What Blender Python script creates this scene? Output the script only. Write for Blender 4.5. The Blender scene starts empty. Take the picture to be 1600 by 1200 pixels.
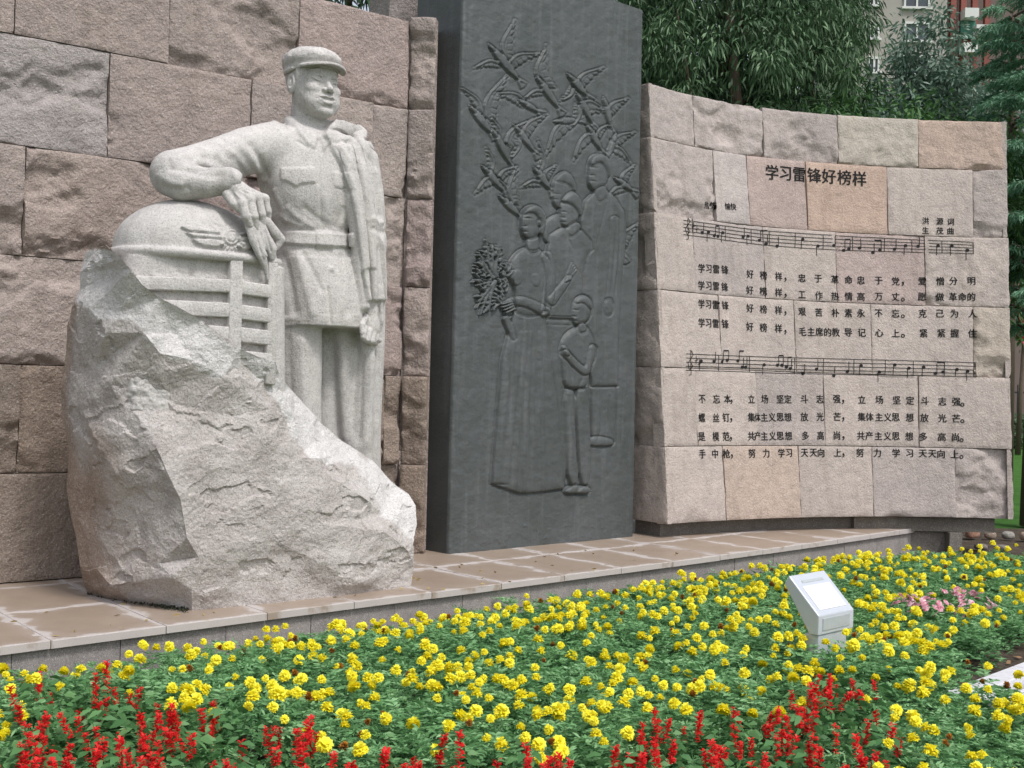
import bpy, bmesh, math, random
import numpy as np
from mathutils import Vector, Matrix

scene = bpy.context.scene
# ------------------------------------------------------------------ camera
F_PX, PITCH, ROLL, EYE = 1900.0, 0.21, 1.35, 1.7          # focal length in 1600-pixel units
cam_data = bpy.data.cameras.new("camera")
cam_data.sensor_width = 36.0
cam_data.lens = F_PX / 1600.0 * 36.0
cam_data.clip_start = 0.1
cam_data.clip_end = 2000.0
cam = bpy.data.objects.new("camera", cam_data)
scene.collection.objects.link(cam)
_p, _r = math.radians(90 + PITCH), math.radians(ROLL)
CAM_R = np.array([[1, 0, 0], [0, math.cos(_p), -math.sin(_p)], [0, math.sin(_p), math.cos(_p)]]) @ \
        np.array([[math.cos(_r), -math.sin(_r), 0], [math.sin(_r), math.cos(_r), 0], [0, 0, 1]])
_m = Matrix([list(r) for r in CAM_R]).to_4x4()
_m.translation = Vector((0, 0, EYE))
cam.matrix_world = _m
scene.camera = cam
# ------------------------------------------------------------------ sky, sun, exposure
SUN_EL, SUN_AZ = math.radians(58), math.radians(140)      # azimuth clockwise from +Y
world = bpy.data.worlds.new("World")
scene.world = world
world.use_nodes = True
_nt = world.node_tree
_nt.nodes.clear()
_sky = _nt.nodes.new("ShaderNodeTexSky")
_sky.sky_type = 'NISHITA'
_sky.sun_disc = False
_sky.sun_elevation = SUN_EL
_sky.sun_rotation = SUN_AZ
_sky.air_density = 1.0
_sky.dust_density = 3.0
_hs = _nt.nodes.new("ShaderNodeHueSaturation")
_hs.inputs['Saturation'].default_value = 0.42             # overcast sky: nearly grey
_bg = _nt.nodes.new("ShaderNodeBackground")
_bg.inputs['Strength'].default_value = 0.13
_ow = _nt.nodes.new("ShaderNodeOutputWorld")
_nt.links.new(_sky.outputs[0], _hs.inputs['Color'])
_nt.links.new(_hs.outputs[0], _bg.inputs['Color'])
_nt.links.new(_bg.outputs[0], _ow.inputs['Surface'])
sun_data = bpy.data.lights.new("sun", 'SUN')
sun_data.energy = 1.5
sun_data.angle = math.radians(10)
sun_data.color = (1.0, 0.975, 0.95)
sun = bpy.data.objects.new("sun", sun_data)
scene.collection.objects.link(sun)
_sd = Vector((math.sin(SUN_AZ) * math.cos(SUN_EL), math.cos(SUN_AZ) * math.cos(SUN_EL), math.sin(SUN_EL)))
sun.rotation_euler = _sd.to_track_quat('Z', 'Y').to_euler()
sun.location = (4, -4, 14)
vs = scene.view_settings
vs.view_transform = 'Standard'
vs.look = 'None'
vs.gamma = 1.0
vs.use_curve_mapping = False
vs.exposure = 0.66
# ------------------------------------------------------------------ geometry of the view (used only to survey real positions)
def ray(px, py):
    return CAM_R @ np.array([(px - 800) / F_PX, -(py - 600) / F_PX, -1.0])
def onz(px, py, z):
    d = ray(px, py)
    return np.array([0, 0, EYE]) + d * ((z - EYE) / d[2])
def onplane(px, py, p0, n):
    d = ray(px, py)
    o = np.array([0, 0, EYE])
    return o + d * (np.dot(np.asarray(p0) - o, n) / np.dot(d, n))
def topix(P):
    q = (np.asarray(P, float) - np.array([0, 0, EYE])) @ CAM_R
    return 800 + F_PX * q[..., 0] / -q[..., 2], 600 - F_PX * q[..., 1] / -q[..., 2]
WD = np.array([0.786, 0.617, 0.0]); WD /= np.linalg.norm(WD)      # direction the big wall runs in
WN = np.array([WD[1], -WD[0], 0.0])                                # the way it faces
UP = np.array([0, 0, 1.0])
PZ = 0.30                                                          # top of the granite platform

# ------------------------------------------------------------------ noise
_rng = np.random.RandomState(7)
_perm = np.concatenate([_rng.permutation(256)] * 3)
_grad = _rng.normal(size=(256, 3)); _grad /= np.linalg.norm(_grad, axis=1)[:, None]
def perlin(P):
    P = np.asarray(P, float)
    i = np.floor(P).astype(int); f = P - i; i &= 255
    u = f * f * f * (f * (f * 6 - 15) + 10)
    out = 0
    for dx in (0, 1):
        for dy in (0, 1):
            for dz in (0, 1):
                h = _perm[_perm[_perm[i[..., 0] + dx] + i[..., 1] + dy] + i[..., 2] + dz] & 255
                g = _grad[h]
                w = (u[..., 0] if dx else 1 - u[..., 0]) * (u[..., 1] if dy else 1 - u[..., 1]) * (u[..., 2] if dz else 1 - u[..., 2])
                out = out + w * (g[..., 0] * (f[..., 0] - dx) + g[..., 1] * (f[..., 1] - dy) + g[..., 2] * (f[..., 2] - dz))
    return out * 1.6
def fbm(P, octs=4, gain=0.5):
    P = np.asarray(P, float); a, s, r = 1.0, 1.0, 0
    for k in range(octs):
        r = r + a * perlin(P * s + 17.3 * k); a *= gain; s *= 2.03
    return r
def cells(P, seed=0):
    """distance to the nearest of jittered points and that cell's random value"""
    P = np.asarray(P, float); i = np.floor(P).astype(int)
    best = np.full(P.shape[:-1], 9.0); val = np.zeros(P.shape[:-1])
    dirs = np.zeros(P.shape)
    for dx in (-1, 0, 1):
        for dy in (-1, 0, 1):
            for dz in (-1, 0, 1):
                c = i + np.array([dx, dy, dz])
                m = c & 255
                h = _perm[_perm[_perm[m[..., 0]] + m[..., 1]] + m[..., 2] + seed] & 255
                q = c + 0.5 + 0.45 * _grad[h]
                d = np.linalg.norm(P - q, axis=-1)
                k = d < best
                best = np.where(k, d, best); val = np.where(k, h / 255.0, val)
                dirs = np.where(k[..., None], P - q, dirs)
    return best, val, dirs
def sst(a, b, x):
    t = np.clip((x - a) / (b - a), 0, 1)
    return t * t * (3 - 2 * t)

# ------------------------------------------------------------------ objects
COL = scene.collection
def link(name, me, mats=None, parent=None, smooth=False):
    o = bpy.data.objects.new(name, me)
    COL.objects.link(o)
    if parent is not None:
        o.parent = parent
    if mats is not None and me is not None:
        for m in (mats if isinstance(mats, (list, tuple)) else [mats]):
            if len(me.materials) < len(mats if isinstance(mats, (list, tuple)) else [mats]):
                me.materials.append(m)
    if smooth and me is not None and len(me.polygons):
        me.polygons.foreach_set('use_smooth', np.ones(len(me.polygons), bool))
    return o
def mesh(name, V, Fc, smooth=False):
    me = bpy.data.meshes.new(name)
    V = np.asarray(V, np.float64)
    if isinstance(Fc, np.ndarray):
        n, k = Fc.shape
        me.vertices.add(len(V)); me.vertices.foreach_set('co', V.astype(np.float32).ravel())
        me.loops.add(n * k); me.loops.foreach_set('vertex_index', Fc.astype(np.int32).ravel())
        me.polygons.add(n)
        me.polygons.foreach_set('loop_start', np.arange(0, n * k, k, dtype=np.int32))
        me.update(calc_edges=True)
    else:
        me.from_pydata([tuple(v) for v in V], [], [list(f) for f in Fc])
        me.update()
    if smooth:
        me.polygons.foreach_set('use_smooth', np.ones(len(me.polygons), bool))
    return me
def empty(name, label, cat, loc=(0, 0, 0), rz=0.0, group=None):
    o = bpy.data.objects.new(name, None)
    COL.objects.link(o)
    o.location = loc; o.rotation_euler = (0, 0, rz)
    o.empty_display_size = 0.1
    tag(o, label, cat, group)
    return o
def tag(o, label=None, cat=None, group=None, kind=None):
    if label: o['label'] = label
    if cat: o['category'] = cat
    if group: o['group'] = group
    if kind: o['kind'] = kind
    return o
def box_vf(c, s, M=None):
    c, s = np.array(c, float), np.array(s, float) / 2
    V = np.array([[x, y, z] for x in (-1, 1) for y in (-1, 1) for z in (-1, 1)], float) * s
    if M is not None: V = V @ np.array(M).T
    V = V + c
    return V, [(0, 1, 3, 2), (4, 6, 7, 5), (0, 4, 5, 1), (2, 3, 7, 6), (0, 2, 6, 4), (1, 5, 7, 3)]
class MB:
    """collects vertices and faces for one mesh"""
    def __init__(s): s.V = []; s.F = []; s.n = 0
    def add(s, V, Fc):
        s.V.append(np.asarray(V, float)); s.F += [tuple(int(i) + s.n for i in f) for f in Fc]; s.n += len(V); return s
    def box(s, c, sz, M=None): return s.add(*box_vf(c, sz, M))
    def bar(s, a, b, w, h=None):
        a, b = np.array(a, float), np.array(b, float); d = b - a; L = np.linalg.norm(d); d = d / L
        r = np.cross(d, [0, 0, 1.0]); r = np.array([1.0, 0, 0]) if np.linalg.norm(r) < 1e-4 else r / np.linalg.norm(r)
        u = np.cross(r, d); h = h or w
        return s.add(*box_vf((a + b) / 2, (w, L, h), np.stack([r, d, u], 1)))
    def tube(s, pts, rad, n=8, cap=True):
        pts = [np.array(p, float) for p in pts]; rad = rad if hasattr(rad, '__len__') else [rad] * len(pts)
        R = []; u = None
        for i, p in enumerate(pts):
            d = pts[min(i + 1, len(pts) - 1)] - pts[max(i - 1, 0)]; d /= (np.linalg.norm(d) + 1e-9)
            if u is None: u = np.cross(d, [0.3, 0.2, 1.0] if abs(d[2]) < 0.9 else [1.0, 0, 0])
            u = u - d * np.dot(u, d); u /= np.linalg.norm(u); v = np.cross(d, u)
            for k in range(n):
                a = 2 * math.pi * k / n
                R.append(p + rad[i] * (math.cos(a) * u + math.sin(a) * v))
        Fc = [(i * n + k, i * n + (k + 1) % n, (i + 1) * n + (k + 1) % n, (i + 1) * n + k) for i in range(len(pts) - 1) for k in range(n)]
        if cap: Fc += [tuple(reversed(range(n))), tuple((len(pts) - 1) * n + k for k in range(n))]
        return s.add(R, Fc)
    def mesh(s, name, smooth=False): return mesh(name, np.concatenate(s.V), s.F, smooth)
    def build(s, name, mat, parent=None, smooth=False): return link(name, s.mesh(name, smooth), mat, parent)

# ------------------------------------------------------------------ materials
class NT:
    def __init__(s, name):
        s.m = bpy.data.materials.new(name); s.m.use_nodes = True; s.t = s.m.node_tree; s.t.nodes.clear()
        s.out = s.n('ShaderNodeOutputMaterial'); s.b = s.n('ShaderNodeBsdfPrincipled')
        s.l(s.b.outputs[0], s.out.inputs[0])
    def n(s, t, **kw):
        nd = s.t.nodes.new(t)
        for k, v in kw.items():
            if hasattr(nd, k): setattr(nd, k, v)
            else: nd.inputs[k.replace('_', ' ')].default_value = v
        return nd
    def l(s, a, b): s.t.links.new(a, b)
    def noise(s, vec, scale, detail=4, rough=0.55, dist=0.0):
        nd = s.n('ShaderNodeTexNoise'); nd.inputs['Scale'].default_value = scale; nd.inputs['Detail'].default_value = detail
        nd.inputs['Roughness'].default_value = rough; nd.inputs['Distortion'].default_value = dist
        if vec is not None: s.l(vec, nd.inputs['Vector'])
        return nd.outputs['Fac']
    def ramp(s, fac, stops, interp='LINEAR'):
        nd = s.n('ShaderNodeValToRGB'); nd.color_ramp.interpolation = interp
        e = nd.color_ramp.elements
        while len(e) < len(stops): e.new(0.5)
        for q, (p, c) in zip(e, stops):
            q.position = p; q.color = (*c, 1) if hasattr(c, '__len__') else (c, c, c, 1)
        s.l(fac, nd.inputs[0]); return nd.outputs[0]
    def mix(s, fac, a, b, mode='MIX'):
        nd = s.n('ShaderNodeMix'); nd.data_type = 'RGBA'; nd.blend_type = mode
        for k, v in ((0, fac), (6, a), (7, b)):
            if hasattr(v, 'is_output') or isinstance(v, bpy.types.NodeSocket): s.l(v, nd.inputs[k])
            elif hasattr(v, '__len__'): nd.inputs[k].default_value = (*v, 1)
            else: nd.inputs[k].default_value = v if k == 0 else (v, v, v, 1)
        return nd.outputs[2]
    def math(s, op, a, b=None):
        nd = s.n('ShaderNodeMath'); nd.operation = op
        for k, v in ((0, a), (1, b)):
            if v is None: continue
            if isinstance(v, bpy.types.NodeSocket): s.l(v, nd.inputs[k])
            else: nd.inputs[k].default_value = v
        return nd.outputs[0]
    def bump(s, h, strength=0.5, dist=0.01, prev=None):
        nd = s.n('ShaderNodeBump'); nd.inputs['Strength'].default_value = strength; nd.inputs['Distance'].default_value = dist
        s.l(h, nd.inputs['Height'])
        if prev is not None: s.l(prev, nd.inputs['Normal'])
        return nd.outputs[0]
    def objvec(s, rnd=True):
        tc = s.n('ShaderNodeTexCoord')
        if not rnd: return tc.outputs['Object']
        oi = s.n('ShaderNodeObjectInfo')
        va = s.n('ShaderNodeVectorMath'); va.operation = 'ADD'
        cb = s.n('ShaderNodeCombineXYZ'); k = s.math('MULTIPLY', oi.outputs['Random'], 37.0)
        for i in range(3): s.l(k, cb.inputs[i])
        s.l(tc.outputs['Object'], va.inputs[0]); s.l(cb.outputs[0], va.inputs[1]); return va.outputs[0]
    def done(s, col=None, rough=0.85, normal=None, spec=0.3):
        if col is not None:
            if isinstance(col, bpy.types.NodeSocket): s.l(col, s.b.inputs['Base Color'])
            else: s.b.inputs['Base Color'].default_value = (*col, 1)
        if isinstance(rough, bpy.types.NodeSocket): s.l(rough, s.b.inputs['Roughness'])
        else: s.b.inputs['Roughness'].default_value = rough
        s.b.inputs['Specular IOR Level'].default_value = spec
        if normal is not None: s.l(normal, s.b.inputs['Normal'])
        return s.m
def plain(name, col, rough=0.7, var=0.12, scale=6.0, spec=0.3, bump=0.0, metal=0.0):
    t = NT(name); v = t.objvec()
    n1 = t.noise(v, scale, 5)
    c = t.mix(n1, tuple(x * (1 - var) for x in col), tuple(min(1, x * (1 + var)) for x in col))
    nm = t.bump(t.noise(v, scale * 12, 3), bump, 0.004) if bump else None
    t.b.inputs['Metallic'].default_value = metal
    return t.done(c, rough, nm, spec)
def granite(name, base, grain=170, contrast=0.35, mott=0.25, bump=0.6, bscale=55, use_obj_col=True, streak=True, rough=0.9, dark_bias=0.0):
    t = NT(name); v = t.objvec()
    if use_obj_col:
        oi = t.n('ShaderNodeObjectInfo'); b = oi.outputs['Color']
    else:
        rg = t.n('ShaderNodeRGB'); rg.outputs[0].default_value = (*base, 1); b = rg.outputs[0]
    big = t.noise(v, 1.7, 6, 0.6, 0.3)
    c = t.mix(t.ramp(big, [(0.3, 0.0), (0.7, 1.0)]), b, t.mix(1.0, b, (1 - mott, 1 - mott * 0.95, 1 - mott * 0.85), 'MULTIPLY'))
    mid = t.noise(v, 14, 5, 0.7)
    c = t.mix(t.ramp(mid, [(0.35, 0.0), (0.7, 1.0)]), c, t.mix(1.0, c, (0.80, 0.79, 0.80), 'MULTIPLY'))
    g1 = t.noise(v, grain, 2, 0.8)
    c = t.mix(t.ramp(g1, [(0.38, 1.0), (0.47, 0.0)]), c, t.mix(1.0, c, (1 - contrast,) * 3, 'MULTIPLY'))
    g2 = t.noise(v, grain * 0.7, 2, 0.8)
    c = t.mix(t.ramp(g2, [(0.55, 0.0), (0.66, 1.0)]), c, t.mix(contrast * 0.7, c, (0.80, 0.76, 0.72)))
    if streak:
        tc = t.n('ShaderNodeTexCoord'); mp = t.n('ShaderNodeMapping'); mp.inputs['Scale'].default_value = (5, 5, 0.55)
        t.l(v, mp.inputs['Vector'])
        s = t.noise(mp.outputs[0], 1.6, 4, 0.6)
        c = t.mix(t.math('MULTIPLY', t.ramp(s, [(0.52, 0.0), (0.75, 1.0)]), 0.35), c, t.mix(1.0, c, (0.52, 0.50, 0.46), 'MULTIPLY'))
    h = t.math('ADD', t.noise(v, bscale, 6, 0.7), t.math('MULTIPLY', t.noise(v, bscale * 0.25, 4, 0.6), 1.6))
    return t.done(c, rough, t.bump(h, bump, 0.02), 0.25)
# ------------------------------------------------------------------ sculpting by signed distance fields, meshed with surface nets
class Field:
    def __init__(s, lo, hi, h):
        s.lo = np.array(lo, float); s.h = h
        s.n = np.ceil((np.array(hi) - s.lo) / h).astype(int) + 1
        s.ax = [s.lo[i] + h * np.arange(s.n[i]) for i in range(3)]
        s.F = np.full(s.n, 0.5 if h < 0.05 else 9.0, np.float32); s.big = s.F.flat[0]
    def sl(s, lo, hi, pad):
        a = np.clip(np.floor((np.array(lo) - pad - s.lo) / s.h).astype(int), 0, s.n)
        b = np.clip(np.ceil((np.array(hi) + pad - s.lo) / s.h).astype(int) + 1, 0, s.n)
        return tuple(slice(a[i], b[i]) for i in range(3))
    def grid(s, sl):
        return (s.ax[0][sl[0]][:, None, None], s.ax[1][sl[1]][None, :, None], s.ax[2][sl[2]][None, None, :])
    def op(s, lo, hi, fn, k, sub=False):
        sl = s.sl(lo, hi, k * 1.5 + 3 * s.h)
        if any(q.stop <= q.start for q in sl): return
        d = fn(*s.grid(sl)); F = s.F[sl]
        if sub:
            d = -d; hh = np.clip(0.5 - 0.5 * (F - d) / k, 0, 1)       # smooth max
            s.F[sl] = F * (1 - hh) + d * hh + k * hh * (1 - hh)
        else:
            hh = np.clip(0.5 + 0.5 * (d - F) / k, 0, 1)
            s.F[sl] = d * (1 - hh) + F * hh - k * hh * (1 - hh)
    def ell(s, c, r, k=0.02, sub=False, rot=None):
        c = np.array(c, float); r = np.array(r, float) if hasattr(r, '__len__') else np.array([r] * 3, float)
        R = np.array(rot) if rot is not None else None
        def fn(X, Y, Z):
            x, y, z = X - c[0], Y - c[1], Z - c[2]
            if R is not None: x, y, z = (R[0, 0] * x + R[1, 0] * y + R[2, 0] * z, R[0, 1] * x + R[1, 1] * y + R[2, 1] * z, R[0, 2] * x + R[1, 2] * y + R[2, 2] * z)
            k0 = np.sqrt((x / r[0]) ** 2 + (y / r[1]) ** 2 + (z / r[2]) ** 2)
            k1 = np.sqrt((x / r[0] ** 2) ** 2 + (y / r[1] ** 2) ** 2 + (z / r[2] ** 2) ** 2) + 1e-9
            return k0 * (k0 - 1) / k1
        m = r.max() if rot is not None else r
        s.op(c - m, c + m, fn, k, sub)
    def cap(s, a, b, ra, rb=None, k=0.02, sub=False, sc=(1, 1, 1)):
        rb = ra if rb is None else rb; a, b = np.array(a, float), np.array(b, float); sc = np.array(sc, float); m = sc.min()
        def fn(X, Y, Z):
            px, py, pz = (X - a[0]) / sc[0], (Y - a[1]) / sc[1], (Z - a[2]) / sc[2]
            d = (b - a) / sc; L = np.dot(d, d) + 1e-12
            t = np.clip((px * d[0] + py * d[1] + pz * d[2]) / L, 0, 1)
            return (np.sqrt((px - t * d[0]) ** 2 + (py - t * d[1]) ** 2 + (pz - t * d[2]) ** 2) - (ra + (rb - ra) * t)) * m
        R = max(ra, rb) * sc.max()
        s.op(np.minimum(a, b) - R, np.maximum(a, b) + R, fn, k, sub)
    def chain(s, pts, rad, k=0.02, sub=False, sc=(1, 1, 1)):
        rad = rad if hasattr(rad, '__len__') else [rad] * len(pts)
        P = np.array(pts, float); sc = np.array(sc, float); m = sc.min(); rad = np.array(rad, float)
        def fn(X, Y, Z):
            out = None
            for i in range(len(P) - 1):
                a, d = P[i], (P[i + 1] - P[i]) / sc; LL = np.dot(d, d) + 1e-12
                px, py, pz = (X - a[0]) / sc[0], (Y - a[1]) / sc[1], (Z - a[2]) / sc[2]
                t = np.clip((px * d[0] + py * d[1] + pz * d[2]) / LL, 0, 1)
                q = (np.sqrt((px - t * d[0]) ** 2 + (py - t * d[1]) ** 2 + (pz - t * d[2]) ** 2) - (rad[i] + (rad[i + 1] - rad[i]) * t)) * m
                out = q if out is None else np.minimum(out, q)
            return out
        R = rad.max() * sc.max()
        s.op(P.min(0) - R, P.max(0) + R, fn, k, sub)
    def loft(s, S, k=0.02, e=2.0, sub=False, cut=True):
        """S rows: z, cx, cy, a, b"""
        S = np.array(sorted(S), float)
        zz = np.linspace(S[0, 0], S[-1, 0], 200)
        cols = []
        for j in range(1, 5):
            m = np.gradient(S[:, j], S[:, 0])                       # cubic hermite
            i = np.clip(np.searchsorted(S[:, 0], zz) - 1, 0, len(S) - 2)
            h = S[i + 1, 0] - S[i, 0]; t = (zz - S[i, 0]) / h
            cols.append((2*t**3-3*t**2+1)*S[i, j] + (t**3-2*t**2+t)*h*m[i] + (-2*t**3+3*t**2)*S[i+1, j] + (t**3-t**2)*h*m[i+1])
        def fn(X, Y, Z):
            z = Z[0, 0]
            cx, cy, a, b = [np.interp(z, zz, c)[None, None, :] for c in cols]
            q = (np.abs((X - cx) / a) ** e + np.abs((Y - cy) / b) ** e) ** (1 / e)
            mn = np.minimum(a, b)
            d = (q - 1) * mn
            dz = np.maximum(S[0, 0] - z, z - S[-1, 0])[None, None, :]
            return np.maximum(d, dz) if cut else d
        lo = [(S[:, 1] - S[:, 3]).min(), (S[:, 2] - S[:, 4]).min(), S[0, 0]]
        hi = [(S[:, 1] + S[:, 3]).max(), (S[:, 2] + S[:, 4]).max(), S[-1, 0]]
        s.op(lo, hi, fn, k, sub)
    def mesh(s):
        F = s.F; n = np.array(F.shape)
        ins = F < 0
        c = [ins[dx:n[0]-1+dx, dy:n[1]-1+dy, dz:n[2]-1+dz] for dx in (0, 1) for dy in (0, 1) for dz in (0, 1)]
        sm = sum(x.astype(np.int8) for x in c); act = (sm > 0) & (sm < 8)
        I = np.argwhere(act); vid = np.full(n - 1, -1, np.int64); vid[tuple(I.T)] = np.arange(len(I))
        corner = {(dx, dy, dz): F[I[:, 0]+dx, I[:, 1]+dy, I[:, 2]+dz] for dx in (0, 1) for dy in (0, 1) for dz in (0, 1)}
        acc = np.zeros((len(I), 3)); cnt = np.zeros(len(I))
        for a in corner:
            for ax in range(3):
                if a[ax]: continue
                b = list(a); b[ax] = 1; b = tuple(b)
                fa, fb = corner[a], corner[b]; m = (fa < 0) != (fb < 0)
                t = np.where(m, fa / np.where(m, fa - fb, 1), 0)
                p = np.tile(np.array(a, float), (len(I), 1)); p[:, ax] = t
                acc[m] += p[m]; cnt[m] += 1
        V = (I + acc / np.maximum(cnt, 1)[:, None]) * s.h + s.lo
        Q = []
        for ax in range(3):
            u, v = (ax + 1) % 3, (ax + 2) % 3
            sl0 = [slice(None)] * 3; sl1 = [slice(None)] * 3
            sl0[ax] = slice(0, n[ax] - 1); sl1[ax] = slice(1, n[ax])
            for q_ in (u, v): sl0[q_] = slice(1, n[q_] - 1); sl1[q_] = slice(1, n[q_] - 1)
            A, B = ins[tuple(sl0)], ins[tuple(sl1)]
            for flip, M in ((0, A & ~B), (1, ~A & B)):
                E = np.argwhere(M); off = np.ones(3, int); off[ax] = 0; E = E + off
                def cell(du, dv):
                    e = E.copy(); e[:, u] -= du; e[:, v] -= dv; return vid[e[:, 0], e[:, 1], e[:, 2]]
                q = np.stack([cell(1, 1), cell(0, 1), cell(0, 0), cell(1, 0)], 1)
                Q.append(q[:, ::-1] if flip else q)
        return V, np.concatenate(Q)
def vnormals(V, Q):
    n = np.zeros_like(V); a = V[Q[:, 2]] - V[Q[:, 0]]; b = V[Q[:, -1]] - V[Q[:, 1]]
    f = np.cross(a, b)
    for j in range(Q.shape[1]): np.add.at(n, Q[:, j], f)
    return n / (np.linalg.norm(n, axis=1)[:, None] + 1e-12)
def smooth_v(V, Q, it=1, lam=0.5):
    for _ in range(it):
        acc = np.zeros_like(V); c = np.zeros(len(V))
        k = Q.shape[1]
        for j in range(k):
            np.add.at(acc, Q[:, j], V[Q[:, (j + 1) % k]] + V[Q[:, (j - 1) % k]]); np.add.at(c, Q[:, j], 2)
        V = V + lam * (acc / np.maximum(c, 1)[:, None] - V)
    return V
def poly_sd(P, poly):
    """signed distance (positive inside) of 2-D points to a polygon"""
    poly = np.array(poly, float); n = len(poly)
    lo, hi = poly.min(0) - 30, poly.max(0) + 30
    out = np.full(len(P), -99.0)
    m = (P[:, 0] > lo[0]) & (P[:, 0] < hi[0]) & (P[:, 1] > lo[1]) & (P[:, 1] < hi[1])
    p = P[m]; d = np.full(len(p), 1e9); ins = np.zeros(len(p), bool)
    for i in range(n):
        a, b = poly[i], poly[(i + 1) % n]; ab = b - a; ap = p - a
        t = np.clip((ap @ ab) / (ab @ ab + 1e-12), 0, 1)
        d = np.minimum(d, np.linalg.norm(ap - t[:, None] * ab, axis=1))
        c = ((a[1] > p[:, 1]) != (b[1] > p[:, 1]))
        x = (b[0] - a[0]) * (p[:, 1] - a[1]) / (b[1] - a[1] + 1e-12) + a[0]
        ins ^= c & (p[:, 0] < x)
    out[m] = np.where(ins, d, -d)
    return out
def line_d(P, pts):
    """distance to a polyline and the position 0..1 along it"""
    pts = np.array(pts, float); L = np.r_[0, np.cumsum(np.linalg.norm(np.diff(pts, axis=0), axis=1))]
    d = np.full(len(P), 1e9); tt = np.zeros(len(P))
    for i in range(len(pts) - 1):
        a, b = pts[i], pts[i + 1]; ab = b - a; ap = P - a
        t = np.clip((ap @ ab) / (ab @ ab + 1e-12), 0, 1)
        e = np.linalg.norm(ap - t[:, None] * ab, axis=1)
        k = e < d; d = np.where(k, e, d); tt = np.where(k, (L[i] + t * (L[i + 1] - L[i])) / L[-1], tt)
    return d, tt
def smooth_poly(pts, n=3, closed=True):
    pts = np.array(pts, float)
    for _ in range(n):
        nx = np.roll(pts, -1, 0) if closed else pts[1:]
        a = pts if closed else pts[:-1]
        q = np.stack([a * 0.75 + nx * 0.25, a * 0.25 + nx * 0.75], 1).reshape(-1, 2)
        pts = q if closed else np.concatenate([pts[:1], q, pts[-1:]])
    return pts
# ------------------------------------------------------------------ materials of the place
M_WALL = granite("wall_granite", (0.4, 0.3, 0.27), grain=110, contrast=0.30, mott=0.22, bump=0.75, bscale=40)
M_CURVE = granite("curved_wall_granite", (0.4, 0.33, 0.3), grain=110, contrast=0.26, mott=0.16, bump=0.5, bscale=45)
M_CORE = granite("wall_core", (0.12, 0.10, 0.085), use_obj_col=False, streak=False)
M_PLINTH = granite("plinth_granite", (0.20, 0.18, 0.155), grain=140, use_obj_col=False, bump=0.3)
M_CURB = granite("curb_granite", (0.33, 0.30, 0.28), grain=170, contrast=0.45, use_obj_col=False, bump=0.12, bscale=90)
M_PALE = granite("pale_kerb_stone", (0.62, 0.62, 0.64), grain=170, contrast=0.15, mott=0.1, use_obj_col=False, bump=0.1, streak=False)
M_PAVE = granite("pale_paving", (0.60, 0.60, 0.61), grain=150, contrast=0.12, mott=0.1, use_obj_col=False, bump=0.1, streak=False)
def soil_mat():
    t = NT("soil"); v = t.objvec(False)
    c = t.ramp(t.noise(v, 9, 6, 0.7), [(0.3, (0.045, 0.035, 0.028)), (0.55, (0.10, 0.08, 0.062)), (0.8, (0.17, 0.14, 0.11))])
    h = t.noise(v, 45, 6, 0.75)
    return t.done(c, 0.95, t.bump(h, 0.9, 0.03), 0.1)
M_SOIL = soil_mat()
def lawn_mat():
    t = NT("lawn"); v = t.objvec(False)
    c = t.ramp(t.noise(v, 3, 6, 0.7), [(0.3, (0.035, 0.10, 0.018)), (0.7, (0.075, 0.19, 0.035))])
    return t.done(c, 0.9, t.bump(t.noise(v, 60, 4, 0.8), 0.8, 0.04), 0.1)
M_LAWN = lawn_mat()
def tile_mat():
    t = NT("platform_tile"); v = t.objvec()
    uv = t.n('ShaderNodeUVMap'); uv.uv_map = "UVMap"
    sp = t.n('ShaderNodeSeparateXYZ'); t.l(uv.outputs[0], sp.inputs[0])
    e = t.math('MINIMUM', t.math('MINIMUM', sp.outputs[0], t.math('SUBTRACT', 1.0, sp.outputs[0])),
               t.math('MULTIPLY', t.math('MINIMUM', sp.outputs[1], t.math('SUBTRACT', 1.0, sp.outputs[1])), 1.5))
    ns = t.noise(v, 4.0, 5, 0.6)
    e2 = t.math('ADD', e, t.math('MULTIPLY', t.math('SUBTRACT', ns, 0.49), 0.50))
    m = t.ramp(e2, [(0.03, 0.0), (0.07, 0.85), (0.22, 1.0)])
    g = t.noise(v, 260, 2, 0.8)
    dry = t.mix(t.noise(v, 7, 4), (0.40, 0.36, 0.34), (0.49, 0.45, 0.43))
    wet = t.mix(t.noise(v, 6, 4), (0.25, 0.195, 0.15), (0.34, 0.27, 0.215))
    c = t.mix(m, dry, wet)
    c = t.mix(t.ramp(g, [(0.38, 0.35), (0.5, 0.0)]), c, t.mix(1.0, c, (0.6, 0.58, 0.58), 'MULTIPLY'))
    ro = t.math('SUBTRACT', 0.62, t.math('MULTIPLY', m, 0.22))
    return t.done(c, ro, t.bump(t.noise(v, 90, 3), 0.08, 0.004), 0.4)
M_TILE = tile_mat()

# ------------------------------------------------------------------ ground
def sheet(name, pts, z, mat, kind='structure', thick=None):
    me = mesh(name, [(p[0], p[1], z) for p in pts], [tuple(range(len(pts)))])
    return tag(link(name, me, mat), kind=kind)
g = sheet('lawn', [(-150, -60), (150, -60), (150, 320), (-150, 320)], -0.03, M_LAWN)
g['label'] = 'mown green lawn reaching back behind the curved wall'

# surface of the planting bed: gently uneven soil
fr_pix = [(0, 1013), (80, 1001), (268, 977), (412, 959), (500, 944), (600, 930), (688, 923), (830, 912), (920, 895), (1025, 882), (1100, 871), (1250, 848), (1430, 826)]
FR = np.array([onz(px, py, PZ)[:2] for px, py in fr_pix])
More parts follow.
